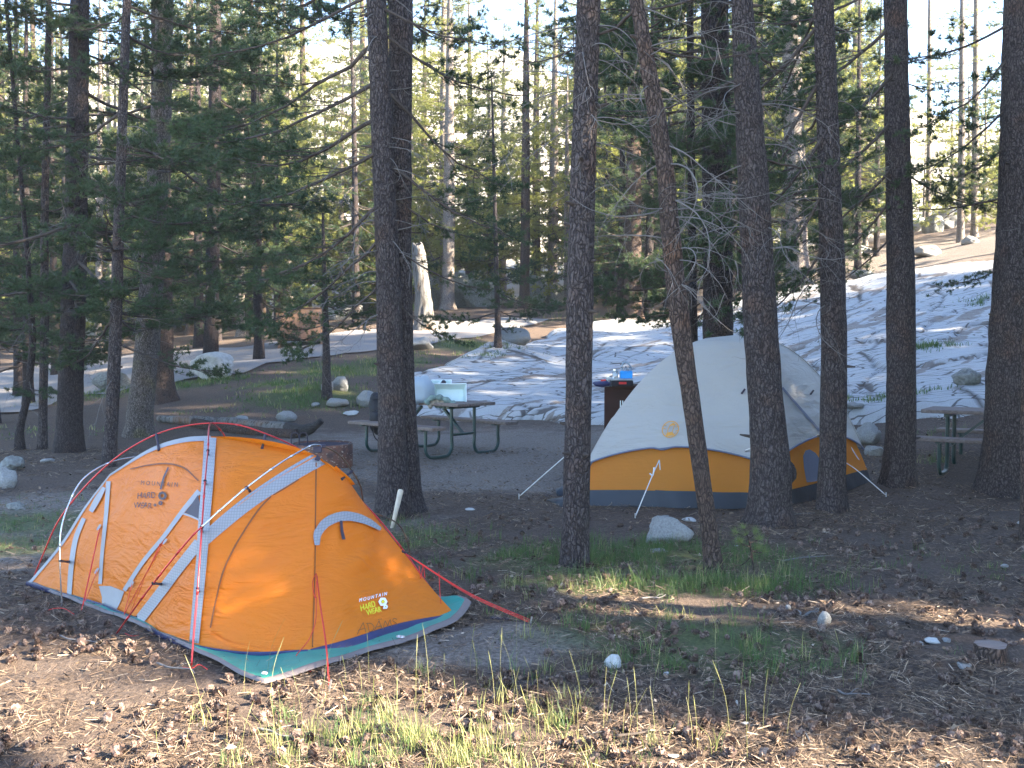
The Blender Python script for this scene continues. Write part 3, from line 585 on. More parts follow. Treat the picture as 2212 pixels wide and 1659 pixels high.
for Y in (46, 52, 58, 66):
    for px in range(-260, 2280, int(26*60/Y*(3.0 if Y < 60 else 3.6))):
        px_ = px+g.uniform(-40, 40); Y_ = Y+g.uniform(-3, 3)
        if 1940 < px_ < 2170 and (Y_ < 75 or g.random() < .6): continue
        if 930 < px_ < 1220 and Y_ < 56 and g.random() < .5: continue
        x, y = xy(px_, Y_); k = int(g.integers(0, 3)); s = g.uniform(1.0, 1.45)*(.6 if px_ > 1850 else 1)
        i_ = int(np.clip((px_+260)/400, 0, 6)); copy_tree(pf[k], (x, y, h(x, y)-.1), g.uniform(0, 6.3), s, FL_[i_]); cnt += 1
for px, Y, s_ in ((2050, 58, .75), (2120, 60, .8), (1990, 62, .55), (2165, 52, .6), (2085, 66, .9)):
    x, y = xy(px, Y); copy_tree(pf[2], (x, y, h(x, y)-.1), px*.7, s_, FL_[6])
LS = 'shaded green pine of the thicket left of the road bend'; GS_ = 'shaded pines of the middle distance'
pm = [proto('thicket_pine', *xy(40, 27), LS, 210, 12, 84, 2.0, .6, 1.2, 1, 'needles_dark', 'bark_dark', .14, GS_, .8), proto('thicket_pine', *xy(560, 31), LS, 211, 10, 74, 1.9, .4, .9, 1, 'needles_dark', 'bark_dark', .12, GS_, .8)]
for px, Y in ((-80, 22), (120, 30),  (-10, 34), (430, 34), (600, 38), (770, 37), (350, 40), (150, 40), (-20, 19), (60, 25), (560, 27.5)):
    x, y = xy(px, Y); copy_tree(pm[int(g.integers(0, 2))], (x, y, h(x, y)-.1), g.uniform(0, 6.3), g.uniform(.8, 1.25), ['shaded green pine at the left edge behind the thin pines', 'shaded green pine beyond the bend of the road behind the left trunks', 'shaded green pine near the brown locker across the road'][0 if px < 110 else 1 if px < 400 else 2])
LR = 'shaded green pine behind the granite slab'; GR_ = 'pines behind the granite slab'
for px, Y in ((1340, 37), (1440, 39), (1490, 42), (1580, 38), (1640, 41), (1700, 46), (1770, 41), (1850, 40), (1890, 44), (1270, 41), (1310, 45), (1530, 47), (2200, 36), (2280, 33), (1240, 50), (1400, 36), (1550, 36), (1640, 37), (1780, 38)):
    x, y = xy(px, Y); copy_tree(pm[int(g.integers(0, 2))], (x, y, h(x, y)-.1), g.uniform(0, 6.3), g.uniform(.8, 1.3), ['shaded green pine behind the slab left of the leaning pine', 'shaded green pine behind the slab above the dome tent', 'shaded green pine behind the upper right end of the slab'][0 if px < 1460 else 1 if px < 1700 else 2], GR_)
# ---- unseen pines added right of the camp, beyond the frame, to shade it
LO = 'unseen dense pine added right of the camp to shade it'; GO = 'unseen shade pines added right of the camp'
SX, SY = 0.96, -0.28
def st(s, t): return (t*SX+s*.28, t*SY+s*.96)            # t metres toward the sun, s across
ps = [proto('shade_pine', *st(8.6, 11), LO, 220, 17, 190, 2.2, .9, .1, 2, 'needles_dark', 'bark_dark', .2, GO, 1.3), proto('shade_pine', *st(13.2, 12), LO, 221, 19, 200, 2.4, .9, .1, 2, 'needles_dark', 'bark_dark', .2, GO, 1.3)]
nar = proto('narrow_shade_pine', *st(5.15, 8.0), 'unseen narrow dense pine added right of the camp to shade the tent', 222, 13, 170, .85, .5, .1, 2, 'needles_dark', 'bark_dark', .15, GO, 1.3); copy_tree(nar, (*st(4.98, 15.5), .1), 5, 1.2, 'unseen narrow pine added for shade behind two others right of the camp'); copy_tree(nar, (*st(4.85, 4.2), .05), 5, .5, 'small unseen narrow pine added for shade nearest the camera'); copy_tree(nar, (*st(4.85, 6.2), .05), 2, .72, 'small unseen narrow pine added for shade second nearest the camera'); copy_tree(nar, (*st(6.85, 7.5), .05), 4, .95, 'unseen narrow pine added for shade left of the high crowned one'); copy_tree(nar, (*st(7.4, 6.2), .05), 4.4, .8, 'unseen narrow pine added for shade further left of the high crowned one'); copy_tree(nar, (*st(2.65, 7.0), .05), 1, .95, 'unseen narrow pine added apart to shade the foreground corner'); copy_tree(nar, (*st(4.8, 10), .05), 3, .8, 'medium unseen narrow pine added for shade in front right of the camp'); copy_tree(nar, (*st(5.6, 10), .1), 1, 1.1, 'unseen narrow pine added for shade close behind the near one'); copy_tree(nar, (*st(5.1, 12.5), .1), 2, 1.25, 'unseen narrow pine added for shade in the middle right of the camp'); copy_tree(nar, (*st(5.0, 19), .1), 3, 1.4, 'unseen narrow pine added for shade deepest right of the camp')  # unseen narrow pines added to keep sun off the tent and foreground
proto('high_crowned_shade_pine', *st(6.0, 5.4), 'unseen bare stemmed pine added right of the camp, crown raised for a sunlit strip', 223, 14, 190, 1.2, .7, 3.7, 2, 'needles_dark', 'bark_grey', .12, GO, 1.3)  # unseen pine added; its raised crown lets a strip of sun through
SHADE = [(7.7, 18, 1.0), (7.75, 9.3, .7), (10.3, 10, 1.05), (11.3, 13.5, 1.1), (15.3, 12, 1.1), (17.3, 13, 1.1), (19.5, 15, 1.15), (8.9, 15, 1.05), (9.6, 16, 1.1), (13.4, 16.5, 1.15), (15.6, 17, 1.15), (21.7, 17, 1.2), (24, 18, 1.2), (26.3, 20, 1.2), (28.6, 21, 1.2),
         (9.0, 21, 1.2), (11.6, 20, 1.2), (14.6, 21.5, 1.25), (17.6, 20, 1.25), (20.5, 22, 1.3), (23.3, 24, 1.3), (26.3, 26, 1.35), (29.5, 28, 1.35), (10, 26, 1.3), (13, 27, 1.35), (16.3, 27, 1.4), (19.5, 28, 1.4)]
for s, t_, k in SHADE:
    x, y = st(s, t_); copy_tree(ps[int(g.integers(0, 2))], (x, y, h(x, y)-.1), g.uniform(0, 6.3), k)
# ------------------------------------------------------------ the orange tent
def nylon(name, c, tr, fac, rough=.5, bump=.6, sc_=1.0, spec=.3):
    t = NT(name, rough); t.b.inputs['Specular IOR Level'].default_value = spec
    w1 = t.noise(2.2*sc_, 4, t.map((1, 1, 2.6), (0, .5, .4)), .55, 1.2); w2 = t.noise(9*sc_, 3, t.map((.5, .5, 3), (.3, .2, 0)), .6, .8); w3 = t.noise(2, 3)
    t.col(t.ramp(w3, [(.3, tuple(v*.93 for v in c)), (.7, c)])); t.translucent(tr, fac)
    t.bump(t.math('ADD', w1, t.math('MULTIPLY', w2, .25)), bump, .06)
    bn = [x for x in t.t.nodes if x.type == 'BUMP'][0]; tn = [x for x in t.t.nodes if x.type == 'BSDF_TRANSLUCENT'][0]; t.l(bn.outputs[0], tn.inputs['Normal'])
    M[name] = t.m
nylon('nylon_orange', (.72, .19, .010), (.9, .25, .009), .34)
t = NT('ripstop_grey', .5); v1 = t.n('ShaderNodeTexWave', wave_type='BANDS', bands_direction='X'); v1.inputs['Scale'].default_value = 22; t.l(t.map((1, 1, 1)), v1.inputs['Vector'])
v2 = t.n('ShaderNodeTexWave', wave_type='BANDS', bands_direction='Z'); v2.inputs['Scale'].default_value = 22; t.l(t.map((-1, 1, -1)), v2.inputs['Vector'])
mx = t.math('MAXIMUM', v1.outputs['Fac'], v2.outputs['Fac']); t.col(t.ramp(mx, [(.88, (.24, .245, .26)), (.98, (.16, .165, .185))])); M['ripstop'] = t.m
plain('nylon_plain_grey', (.225, .225, .235), .55, .08, 6, 0, .1)
plain('navy_floor', (.015, .02, .075), .5, .2, 8, 0, .3, .4)
plain('tarp_teal', (.02, .22, .18), .5, .12, 7, 0, .3, .4)
plain('tarp_hem', (.15, .125, .12), .7, .1, 12)
plain('pole_red', (.45, .03, .03), .28, .05, 5, .6, 0, .6)
plain('pole_silver', (.62, .63, .64), .25, .05, 5, .9, 0, .6)
plain('pole_shaded', (.14, .10, .07), .35, .05, 5, .6, 0, .5)  # shaded stretch of the silver pole, its shade put into the colour
plain('webbing_dark', (.03, .025, .04), .6, .1, 30)
plain('cord_red', (.55, .03, .025), .6, .1, 30)
plain('cord_white', (.62, .60, .57), .7, .1, 30)
plain('print_black', (.05, .035, .04), .7, .1, 20, 0, 0); plain('print_faded', (.22, .085, .03), .7, .1, 20, 0, 0)
plain('print_white', (.75, .73, .70), .6, .05, 20, 0, 0); plain('print_yellow', (.72, .60, .03), .6, .05, 20, 0, 0); plain('print_orange', (.62, .30, .06), .6, .05, 20, 0, 0)
plain('metal_bright', (.6, .6, .6), .3, .05, 20, .9, 0, .5)

def lerp_curve(pts, n): return spline(np.array(pts), n)
def coons(c0, c1, d0, d1):
    """c0,c1 run along u at v=0,1; d0,d1 along v at u=0,1"""
    n = len(c0); m = len(d0); u = np.linspace(0, 1, n)[None, :, None]; v = np.linspace(0, 1, m)[:, None, None]
    S = (1-v)*c0[None]+v*c1[None]+(1-u)*d0[:, None]+u*d1[:, None]
    S -= (1-u)*(1-v)*c0[0]+u*(1-v)*c0[-1]+(1-u)*v*c1[0]+u*v*c1[-1]
    i = np.arange(n*m).reshape(m, n); F = np.stack([i[:-1, :-1], i[:-1, 1:], i[1:, 1:], i[1:, :-1]], -1).reshape(-1, 4)
    return S.reshape(-1, 3), F
def Pz(px, py, Y): return P(px, py, Y)
def gz(px, py, z=.02): p = G(px, py).copy(); p[2] += z; return p
nC = 34
A_ = gz(62, 1266); B_ = gz(147, 1293); Gp = gz(297, 1347); D_ = gz(412, 1404); E_ = gz(670, 1416); F_ = gz(985, 1336)
Nn = Pz(455, 943, 6.2); Vv = Pz(683, 984, 5.75); X24 = Pz(440, 1150, 5.34); U_ = Pz(238, 1025, 6.5); X14 = Pz(783, 1082, 6.02)
Hb = np.array([-1.95, 7.4, .02]); Bk = np.array([-3.0, 7.2, .02])
DX = lerp_curve([D_, Pz(428, 1280, 5.24), X24], nC); XN = lerp_curve([X24, Pz(449, 1040, 5.62), Nn], nC)
XV = lerp_curve([X24, Pz(500, 1104, 5.37), Pz(560, 1058, 5.47), Pz(625, 1018, 5.6), Vv], nC); NV_ = lerp_curve([Nn, Pz(565, 960, 5.98), Vv], nC)
EV = lerp_curve([E_, Pz(678, 1200, 5.40), Vv], nC); GX = lerp_curve([Gp, Pz(365, 1250, 5.48), X24], nC)
UN = lerp_curve([U_, Pz(330, 968, 6.36), Pz(400, 947, 6.25), Nn], nC); AU = lerp_curve([A_, Pz(130, 1178, 6.58), Pz(182, 1098, 6.56), U_], nC)
GXN = np.vstack([GX[::2], XN[1::2]]); GXN = GXN[np.linspace(0, len(GXN)-1, nC).astype(int)]
AG = lerp_curve([A_, B_, gz(213, 1311), gz(262, 1330), Gp], nC); GD = lerp_curve([Gp, gz(350, 1378), D_], nC); DE = lerp_curve([D_, gz(540, 1421), E_], nC)
e1 = G(745, 1402); e2 = G(860, 1368); EF = lerp_curve([E_, P(745, 1388, e1[1]), P(860, 1352, e2[1]), F_], nC)
VX = lerp_curve([Vv, Pz(738, 1022, 5.86), X14], nC); FX = lerp_curve([F_, Pz(925, 1262, 5.9), Pz(865, 1185, 5.95), X14], nC)
one = lambda p: np.repeat(p[None], nC, 0)
patches = [coons(one(Nn), XV, XN[::-1], NV_), coons(DE, XV, DX, EV), coons(EF, VX, EV, FX), coons(GD, one(X24), GX, DX), coons(AG, UN, AU, GXN)]
back_c0 = lerp_curve([A_, Bk, Hb, (F_+Hb)/2+[.2, .2, 0], F_], nC); back_c1 = lerp_curve([U_, (U_+Nn)/2+[0, 0, .05], Nn, Vv, X14], nC)
patches.append(coons(back_c0, back_c1, AU, FX))
VV = []; FF = []; n_ = 0
for k, (V, F) in enumerate(patches):
    nr = np.zeros_like(V); q = V*1.0
    w = fbm(np.c_[q[:, 0]*3+q[:, 2]*4, q[:, 1]*3, q[:, 2]*7-q[:, 0]*5], 50+k, 3)
    m = nC; uu = np.tile(np.linspace(0, 1, m), m); vv = np.repeat(np.linspace(0, 1, m), m); env = np.clip(16*uu*(1-uu)*vv*(1-vv), 0, 1)
    V = V+np.array([.3, -.9, .2])*(w*env*.026)[:, None]; VV.append(V); FF.append(F+n_); n_ += len(V)
TV = np.vstack(VV); TF = np.vstack(FF)
tent = thing('tent', (-1.7, 6.1, 0), 'orange expedition tent with grey strips and red and silver outer poles on a teal groundsheet', 'tent')
fly = mesh_obj('fly_sheet', TV, TF, M['nylon_orange'], tent, smooth=True)
bvh = BVHTree.FromPolygons([tuple(v) for v in TV], [tuple(int(i) for i in f) for f in TF])
CAMP = Vector((0, 0, EYE))
def cast(px, py, off, tree_=None, dflt=6.0):
    d = Vector(ray(px, py)).normalized(); hit = (tree_ or bvh).ray_cast(CAMP, d)
    if hit[0] is None:
        p = CAMP+d*(dflt/d.y); q = (tree_ or bvh).find_nearest(p); hit = (q[0], q[1])
    nrm = hit[1] if hit[1].dot(d) < 0 else -hit[1]
    return np.array(hit[0]+nrm*off)
def ribbon(name, pts, mat, off=.006, n=40, across=3, tr=None, parent=None, dflt=6.0, label=None):
    """pts (px,py,width px): a strip of cloth lying on the surface"""
    s = spline(np.array(pts, float), n); T = np.gradient(s[:, :2], axis=0); T /= np.linalg.norm(T, axis=1)[:, None]+1e-9; Nn_ = np.c_[-T[:, 1], T[:, 0]]; V = []
    for i in range(n):
        for j in range(across+1):
            q = s[i, :2]+Nn_[i]*s[i, 2]*(j/across-.5); V.append(cast(q[0], q[1], off, tr, dflt))
    a = across+1; F = [(i*a+j, i*a+j+1, (i+1)*a+j+1, (i+1)*a+j) for i in range(n-1) for j in range(across)]
    return mesh_obj(name, V, F, mat, parent or fly, smooth=True, label=label)
def patch_poly(name, poly, mat, off=.005, tr=None, parent=None, n=10, dflt=6.0):
    """polygon (pixels) fanned to its centroid and draped on the surface"""
    poly = np.array(poly, float); c = poly.mean(0); m = len(poly); V = [cast(c[0], c[1], off, tr, dflt)]
    for k in range(1, n+1):
        for q in poly: z = c+(q-c)*k/n; V.append(cast(z[0], z[1], off, tr, dflt))
    F = [(0, 1+i, 1+(i+1) % m) for i in range(m)]+[(1+(k-1)*m+i, 1+k*m+i, 1+k*m+(i+1) % m, 1+(k-1)*m+(i+1) % m) for k in range(1, n) for i in range(m)]
    return mesh_obj(name, V, F, mat, parent or fly, smooth=True)
RS = M['ripstop']
ribbon('seam_strip', [(697, 988, 30), (620, 1032, 30), (540, 1085, 28), (470, 1142, 27), (444, 1166, 25)], RS)
ribbon('seam_strip', [(432, 1172, 22), (390, 1225, 22), (345, 1285, 22), (300, 1343, 22)], RS)
ribbon('seam_strip', [(455, 948, 26), (451, 1030, 25), (444, 1120, 24), (437, 1220, 22), (428, 1320, 21), (421, 1400, 20)], RS, off=.009)
GS2 = M['nylon_plain_grey']
PV = patches[4][0].reshape(nC, nC, 3); toc = np.array([.25, -.9, .35])*.008
def gridstrip(rows):
    V = np.vstack(rows); n = len(rows[0]); return mesh_obj('seam_strip', V+toc, [(k*n+i, k*n+i+1, (k+1)*n+i+1, (k+1)*n+i) for k in range(len(rows)-1) for i in range(n-1)], GS2, fly, smooth=True)
gridstrip([PV[-1]+[0, 0, .004], PV[-2]*.5+PV[-1]*.5, PV[-2]]); gridstrip([PV[:, 0]+[-.004, 0, 0], PV[:, 0]*.5+PV[:, 1]*.5, PV[:, 0]*.35+PV[:, 1]*.65])
ribbon('corner_panel', [(228, 1054, 8), (213, 1080, 13), (199, 1106, 10)], GS2, off=.010, dflt=6.5, n=16)
ribbon('seam_strip', [(236, 1040, 10), (231, 1110, 9), (222, 1200, 8), (218, 1262, 8)], GS2)
ribbon('seam_strip', [(183, 1120, 9), (166, 1162, 11), (156, 1220, 11), (151, 1290, 10)], GS2, dflt=6.45)
ribbon('seam_strip', [(432, 1062, 12), (400, 1100, 10), (355, 1160, 9), (310, 1215, 9), (270, 1276, 9)], GS2)
patch_poly('corner_panel', [(215, 1266), (240, 1266), (270, 1278), (262, 1300), (253, 1318), (232, 1312), (222, 1290)], GS2)
patch_poly('vent_window', [(430, 1070), (436, 1100), (433, 1122), (418, 1116), (402, 1108), (415, 1092)], M['webbing_dark'], .008)
ribbon('vent_window', [(398, 1110, 4), (415, 1116, 4), (434, 1125, 4)], GS2, .012, 12)
ribbon('door_awning', [(683, 1180, 9), (684, 1155, 15), (700, 1132, 20), (730, 1118, 21), (765, 1120, 19), (795, 1132, 14), (818, 1146, 7)], RS, .016)
ribbon('tie_tab', [(733, 1127, 6), (735, 1146, 6), (739, 1168, 7)], M['webbing_dark'], .018, 8)
ribbon('tie_tab', [(366, 1012, 3), (356, 1035, 4), (350, 1058, 4)], M['webbing_dark'], .010, 8)
patch_poly('apex_guard', [(682, 985), (688, 993), (684, 999), (676, 997)], M['webbing_dark'], .02, n=3)
# zips and raised hems of the doors
plain('zip_brown', (.17, .055, .018), .7, .1, 20)
ribbon('door_zip', [(585, 1073, 3), (560, 1100, 3.5), (520, 1160, 3.5), (485, 1230, 3.5), (467, 1300, 3), (456, 1356, 3)], M['zip_brown'], .006)
ribbon('door_zip', [(590, 1070, 2), (615, 1055, 3), (645, 1036, 2.5)], M['zip_brown'], .006, 12)
ribbon('door_zip', [(682, 1000, 2.5), (681, 1100, 2.2), (679, 1250, 2.2), (674, 1410, 2.5)], M['zip_brown'], .005)
ribbon('door_zip', [(283, 1014, 2), (320, 1006, 3), (365, 1003, 3.5), (400, 1013, 3.5), (430, 1040, 2.5)], M['zip_brown'], .006)
ribbon('door_hem', [(452, 1362, 3), (490, 1388, 7), (550, 1403, 8), (610, 1410, 6), (665, 1413, 3)], M['nylon_orange'], .014)
ribbon('door_hem', [(716, 1003, 3), (750, 1030, 9), (772, 1052, 10), (786, 1075, 4)], M['nylon_orange'], .02, 16)
# navy floor edge
fl = MB(); bc = np.vstack([AG, GD[1:], DE[1:]]); bc[:, 2] -= .02; ou = np.array([-.35, -.75, 0])*.03
for a, b in ((bc, None),):
    V = np.vstack([a+ou*.2+[0, 0, .0], a+ou+[0, 0, .012], a+ou*.7+[0, 0, .036]]); n = len(a)
    fl.add(V, [(k*n+i, k*n+i+1, (k+1)*n+i+1, (k+1)*n+i) for k in (0, 1) for i in range(n-1)])
lo = lerp_curve([gz(670, 1421, -.01), gz(745, 1410, .0), gz(860, 1378, .0), gz(985, 1342, .0)], nC); up_ = EF+[0, .004, .012]; md = (lo+up_)/2+np.array([.02, -.03, -.005])
V = np.vstack([lo, md, up_]); fl.add(V, [(k*nC+i, k*nC+i+1, (k+1)*nC+i+1, (k+1)*nC+i) for k in (0, 1) for i in range(nC-1)])
fl.obj('floor_edge', M['navy_floor'], tent, smooth=True)
# poles
def pole(name, pts, mat, r=.0048, n=60, gl=0):
    s = spline(np.array([p if len(p) == 3 and not isinstance(p, tuple) else P(*p) for p in pts]), n); mb = MB(); mb.tube(s, r, 8)
    for k in range(1, 6): 
        i = int(k*n/6); mb.tube(s[i-1:i+1], r*1.25, 8)
    return mb.obj(name, mat, tent, smooth=True), s
yl = lambda px: 6.62-(px-62)/923*(.76)
def PP(l, f): return [(x, y, f(x)) for x, y in l]
_, s1 = pole('pole', PP([(61, 1278), (92, 1200), (127, 1124), (185, 1050), (257, 984), (338, 938), (400, 920), (456, 914), (515, 918), (577, 938), (643, 968), (715, 1018), (779, 1080), (827, 1132), (875, 1194), (915, 1250), (950, 1295), (984, 1336)], yl), M['pole_red'], n=90)
_, s2 = pole('pole', [(413, 1444, 4.93), (420, 1350, 5.0), (427, 1271, 5.06), (436, 1138, 5.22), (443, 1039, 5.48), (449, 973, 5.85), (456, 914, 6.28)]+[np.array([-1.93, 6.9, .85]), np.array([-2.02, 7.35, .4]), np.array([-2.03, 7.5, 0])], M['pole_red'], n=70)
_, s4 = pole('pole', [(247, 1375, 5.47), (331, 1260, 5.28), (416, 1157, 5.20), (436, 1138, 5.19)], M['pole_red'], n=24)
_, s5 = pole('pole', [(436, 1138, 5.19), (480, 1098, 5.24), (533, 1053, 5.34), (603, 1002, 5.5), (650, 974, 5.64), (678, 961, 5.74), (697, 963, 5.8)], M['pole_silver'], n=40)
_, s6 = pole('pole', [(697, 963, 5.8), (731, 981, 5.92), (761, 1018, 6.05), (779, 1051, 6.18), (789, 1095, 6.35)]+[np.array([-.75, 6.75, .35]), np.array([-.68, 6.95, 0])], M['pole_shaded'], n=30)
_, s3 = pole('pole', [(134, 1321, 5.95), (130, 1212, 5.93), (132, 1146, 5.98), (147, 1094, 6.08), (176, 1039, 6.25), (221, 1006, 6.42), (287, 988, 6.66)]+[np.array([-2.35, 7.0, .78]), np.array([-2.2, 7.35, .4]), np.array([-2.15, 7.5, 0])], M['pole_silver'], n=60)
mb = MB(); vtx = P(697, 963, 5.8); mb.box(vtx, (.035, .03, .02), bevel=.005); mb.box(P(686, 972, 5.76), (.05, .02, .035), bevel=.006); mb.obj('apex_hub', M['webbing_dark'], tent)
# hooks between poles and cloth
for px, py, Y, qx, qy in ((449, 973, 5.85, 450, 985), (443, 1039, 5.48, 444, 1046), (436, 1138, 5.2, 437, 1150), (427, 1271, 5.06, 429, 1278), (533, 1053, 5.34, 540, 1062), (331, 1260, 5.28, 350, 1262), (338, 938, yl(338), 344, 974), (573, 940, yl(573), 566, 970), (130, 1212, 5.93, 150, 1214), (760, 1018, 6.05, 737, 1036), (875, 1194, yl(875), 868, 1192), (700, 1040, 5.6, 700, 1040)):
    if px == 700: continue
    a = P(px, py, Y); b = cast(qx, qy, .004); mb = MB(); mb.tube(np.array([a+[0, 0, .006], a, (a+b)/2, b]), [.009, .010, .006, .009], 6); mb.obj('hook', M['webbing_dark'], tent)
# guylines and cords
def cord(name, pts, mat, r=.0022, parent=tent, n=30):
    s = spline(np.array([p if isinstance(p, np.ndarray) else P(*p) for p in pts]), n); mb = MB(); mb.tube(s, r, 5); return mb.obj(name, mat, parent, smooth=True)
RC = M['cord_red']
cord('guyline', [cast(681, 1240, .01), (690, 1300, 5.12), (703, 1390, 4.86), (711, 1488, 4.64)], RC)
cord('guyline', [cast(683, 1245, .01), (693, 1310, 5.08), (706, 1400, 4.84), (711, 1490, 4.64)], RC)
cord('guyline', [cast(681, 1240, .01), (675, 1262, 5.2), (681, 1292, 5.15), (684, 1255, 5.22)], RC)
cord('guyline', [(683, 1290, 5.15), (681, 1345, 5.0), (668, 1380, 4.95), (641, 1414, 4.97)], RC)
cord('guyline', [(641, 1414, 4.97), gz(638, 1432, .01), gz(650, 1448, .01), gz(672, 1455, .01)], RC)
for a, b in (((876, 1196, 5.9), (1144, 1350)), ((890, 1206, 5.88), (1142, 1352)), ((880, 1198, 5.9), (1146, 1347))): cord('guyline', [a, ((a[0]+b[0])/2, (a[1]+b[1])/2+8, 5.78), gz(b[0], b[1], .02)], RC)
cord('guyline', [(905, 1222, 5.88), (909, 1250, 5.87), (914, 1222, 5.87), (918, 1248, 5.86)], RC)
cord('guyline', [(948, 1235, 5.86), (951, 1290, 5.8), (956, 1330, 5.75), gz(959, 1352, .02)], RC)
for a, b in (((220, 1142), (180, 1318)), ((217, 1150), (176, 1330)), ((214, 1232), (184, 1310)), ((358, 1168), (270, 1335)), ((350, 1175), (280, 1338)), ((290, 1258), (268, 1340))): cord('guyline', [cast(a[0], a[1], .012), gz(b[0], b[1], .03)], RC)
cord('guyline', [gz(95, 1325, .01), gz(115, 1322, .02), gz(134, 1321, .02), gz(160, 1330, .01)], RC); cord('guyline', [gz(395, 1446, .01), gz(415, 1452, .02), gz(430, 1440, .01), gz(448, 1450, .01)], RC); cord('guyline', [gz(270, 1372, .01), gz(286, 1382, .02), gz(300, 1376, .01)], RC)
for a in ((218, 1140), (213, 1234), (361, 1170), (289, 1262)): ribbon('guy_tab', [(a[0]+4, a[1]-6, 4), (a[0], a[1], 5), (a[0]-4, a[1]+6, 3)], M['nylon_plain_grey'], .014, 6, 2)
for px, py in ((711, 1492), (1145, 1351)): mb = MB(); p = gz(px, py, 0); mb.tube(np.array([p+[.01, 0, .05], p+[.0, 0, .0], p-[.01, 0, .1]]), .005, 6); mb.obj('tent_peg', M['metal_bright'], tent)
mb = MB(); mb.tube(np.array([gz(1060, 1338, .01), gz(1100, 1343, .015), gz(1140, 1352, .01)]), .007, 6); mb.obj('tent_peg', M['webbing_dark'], tent)
# lettering
def text_mesh(body):
    cu = bpy.data.curves.new('lettering', 'FONT'); cu.body = body; cu.size = 1; cu.offset = 0; cu.resolution_u = 3; ob = bpy.data.objects.new('lettering', cu)
    me = ob.to_mesh(); V = np.array([v.co[:] for v in me.vertices]); F = [tuple(p.vertices) for p in me.polygons]; ob.to_mesh_clear(); bpy.data.objects.remove(ob); bpy.data.curves.remove(cu); return V, F
def lettering(body, x0, y0, x1, y1, hpx, mat, parent, tr, slant=0.0, off=.008, dflt=6, bold=0, jit=0):
    V, F = text_mesh(body); w = V[:, 0].max()-V[:, 0].min(); hh = V[:, 1].max(); bx = np.array([x1-x0, y1-y0], float); up2 = np.array([slant, -hpx])
    Q = []
    for v in V:
        q = np.array([x0, y0])+bx*(v[0]-V[:, 0].min())/w+up2*(v[1]/hh); 
        if jit: q = q+jit*np.array([math.sin(v[1]*7+v[0]*3), math.cos(v[0]*5)])
        Q.append(cast(q[0], q[1], off, tr, dflt))
    if bold: 
        m = len(Q); Q = Q+[q+np.array([bold, 0, bold*.4]) for q in Q]; F = F+[tuple(i+m for i in f) for f in F]
    return mesh_obj('lettering', Q, F, mat, parent)
def ring(cx, cy, r0, r1, mat, parent, tr, off, n=24, sy=1, name='emblem', a0=0, a1=6.2832, dflt=6, sh=0):
    V = []; 
    for i in range(n+1):
        a = a0+(a1-a0)*i/n
        for r in (r0, r1): V.append(cast(cx+r*math.cos(a)+sh*math.sin(a)*r, cy+r*math.sin(a)*sy, off, tr, dflt))
    return mesh_obj(name, V, [(2*i, 2*i+1, 2*i+3, 2*i+2) for i in range(n)], mat, parent)
W_, Y_, K_ = M['print_white'], M['print_yellow'], M['print_black']
lettering('M O U N T A I N', 774, 1302, 833, 1288, 7.5, W_, fly, bvh, 1, .009, bold=.0012)
lettering('HARD', 778, 1322, 809, 1312, 13, Y_, fly, bvh, -2, .009, bold=.0018, jit=.5); lettering('WEAR', 791, 1332, 822, 1323, 12, Y_, fly, bvh, -2, .009, bold=.0018, jit=.5)
ring(825, 1302, 4.5, 10, W_, fly, bvh, .010, 6); ring(825, 1302, .3, 3.5, Y_, fly, bvh, .011, 12); ring(831, 1313, 1.5, 5, W_, fly, bvh, .0105, 6); ring(827, 1316, .2, 2, W_, fly, bvh, .011, 8)
ring(835, 1306, .2, 2, M['print_faded'], fly, bvh, .013, 8); lettering('M A', 815, 1342, 823, 1340, 2.5, K_, fly, bvh, 0, .009)
def scrawl(strokes, mat, parent, tr, w=1.3, off=.009, dflt=6):
    mb = MB()
    for st_ in strokes:
        s = spline(np.array(st_, float), max(6, 5*len(st_))); q = np.array([cast(a[0], a[1], off, tr, dflt) for a in s]); mb.tube(q, w/2/FPX*dflt, 4)
    return mb.obj('lettering', mat, parent)
scrawl([[(770, 1372), (777, 1358), (783, 1347)], [(783, 1347), (786, 1357), (789, 1368)], [(772, 1364), (780, 1361), (788, 1360)],
        [(792, 1348), (794, 1358), (796, 1367)], [(790, 1349), (800, 1349), (806, 1356), (803, 1364), (796, 1367)],
        [(806, 1366), (812, 1353), (817, 1343)], [(817, 1343), (820, 1352), (824, 1361)], [(809, 1357), (816, 1355), (823, 1354)],
        [(826, 1361), (828, 1351), (830, 1343)], [(830, 1343), (834, 1350), (836, 1354)], [(836, 1354), (838, 1347), (841, 1340)], [(841, 1340), (843, 1350), (844, 1356)],
        [(856, 1340), (849, 1338), (847, 1343), (853, 1347), (856, 1352), (848, 1355)]], M['print_faded'], fly, bvh, 1.2)
K2 = M['print_black']
lettering('M O U N T A I N', 307, 1048, 386, 1053, 9, K2, fly, bvh, 1, .009); lettering('HARD', 299, 1078, 338, 1076, 13, K2, fly, bvh, 2, .009, jit=.8); lettering('WEAR', 291, 1098, 330, 1099, 12, K2, fly, bvh, 2, .009, jit=.8)
ring(354, 1072, 4, 9.5, K2, fly, bvh, .010, 8); ring(350, 1088, 1.5, 5, K2, fly, bvh, .010, 6); ring(338, 1092, 1, 3.5, K2, fly, bvh, .010, 6)
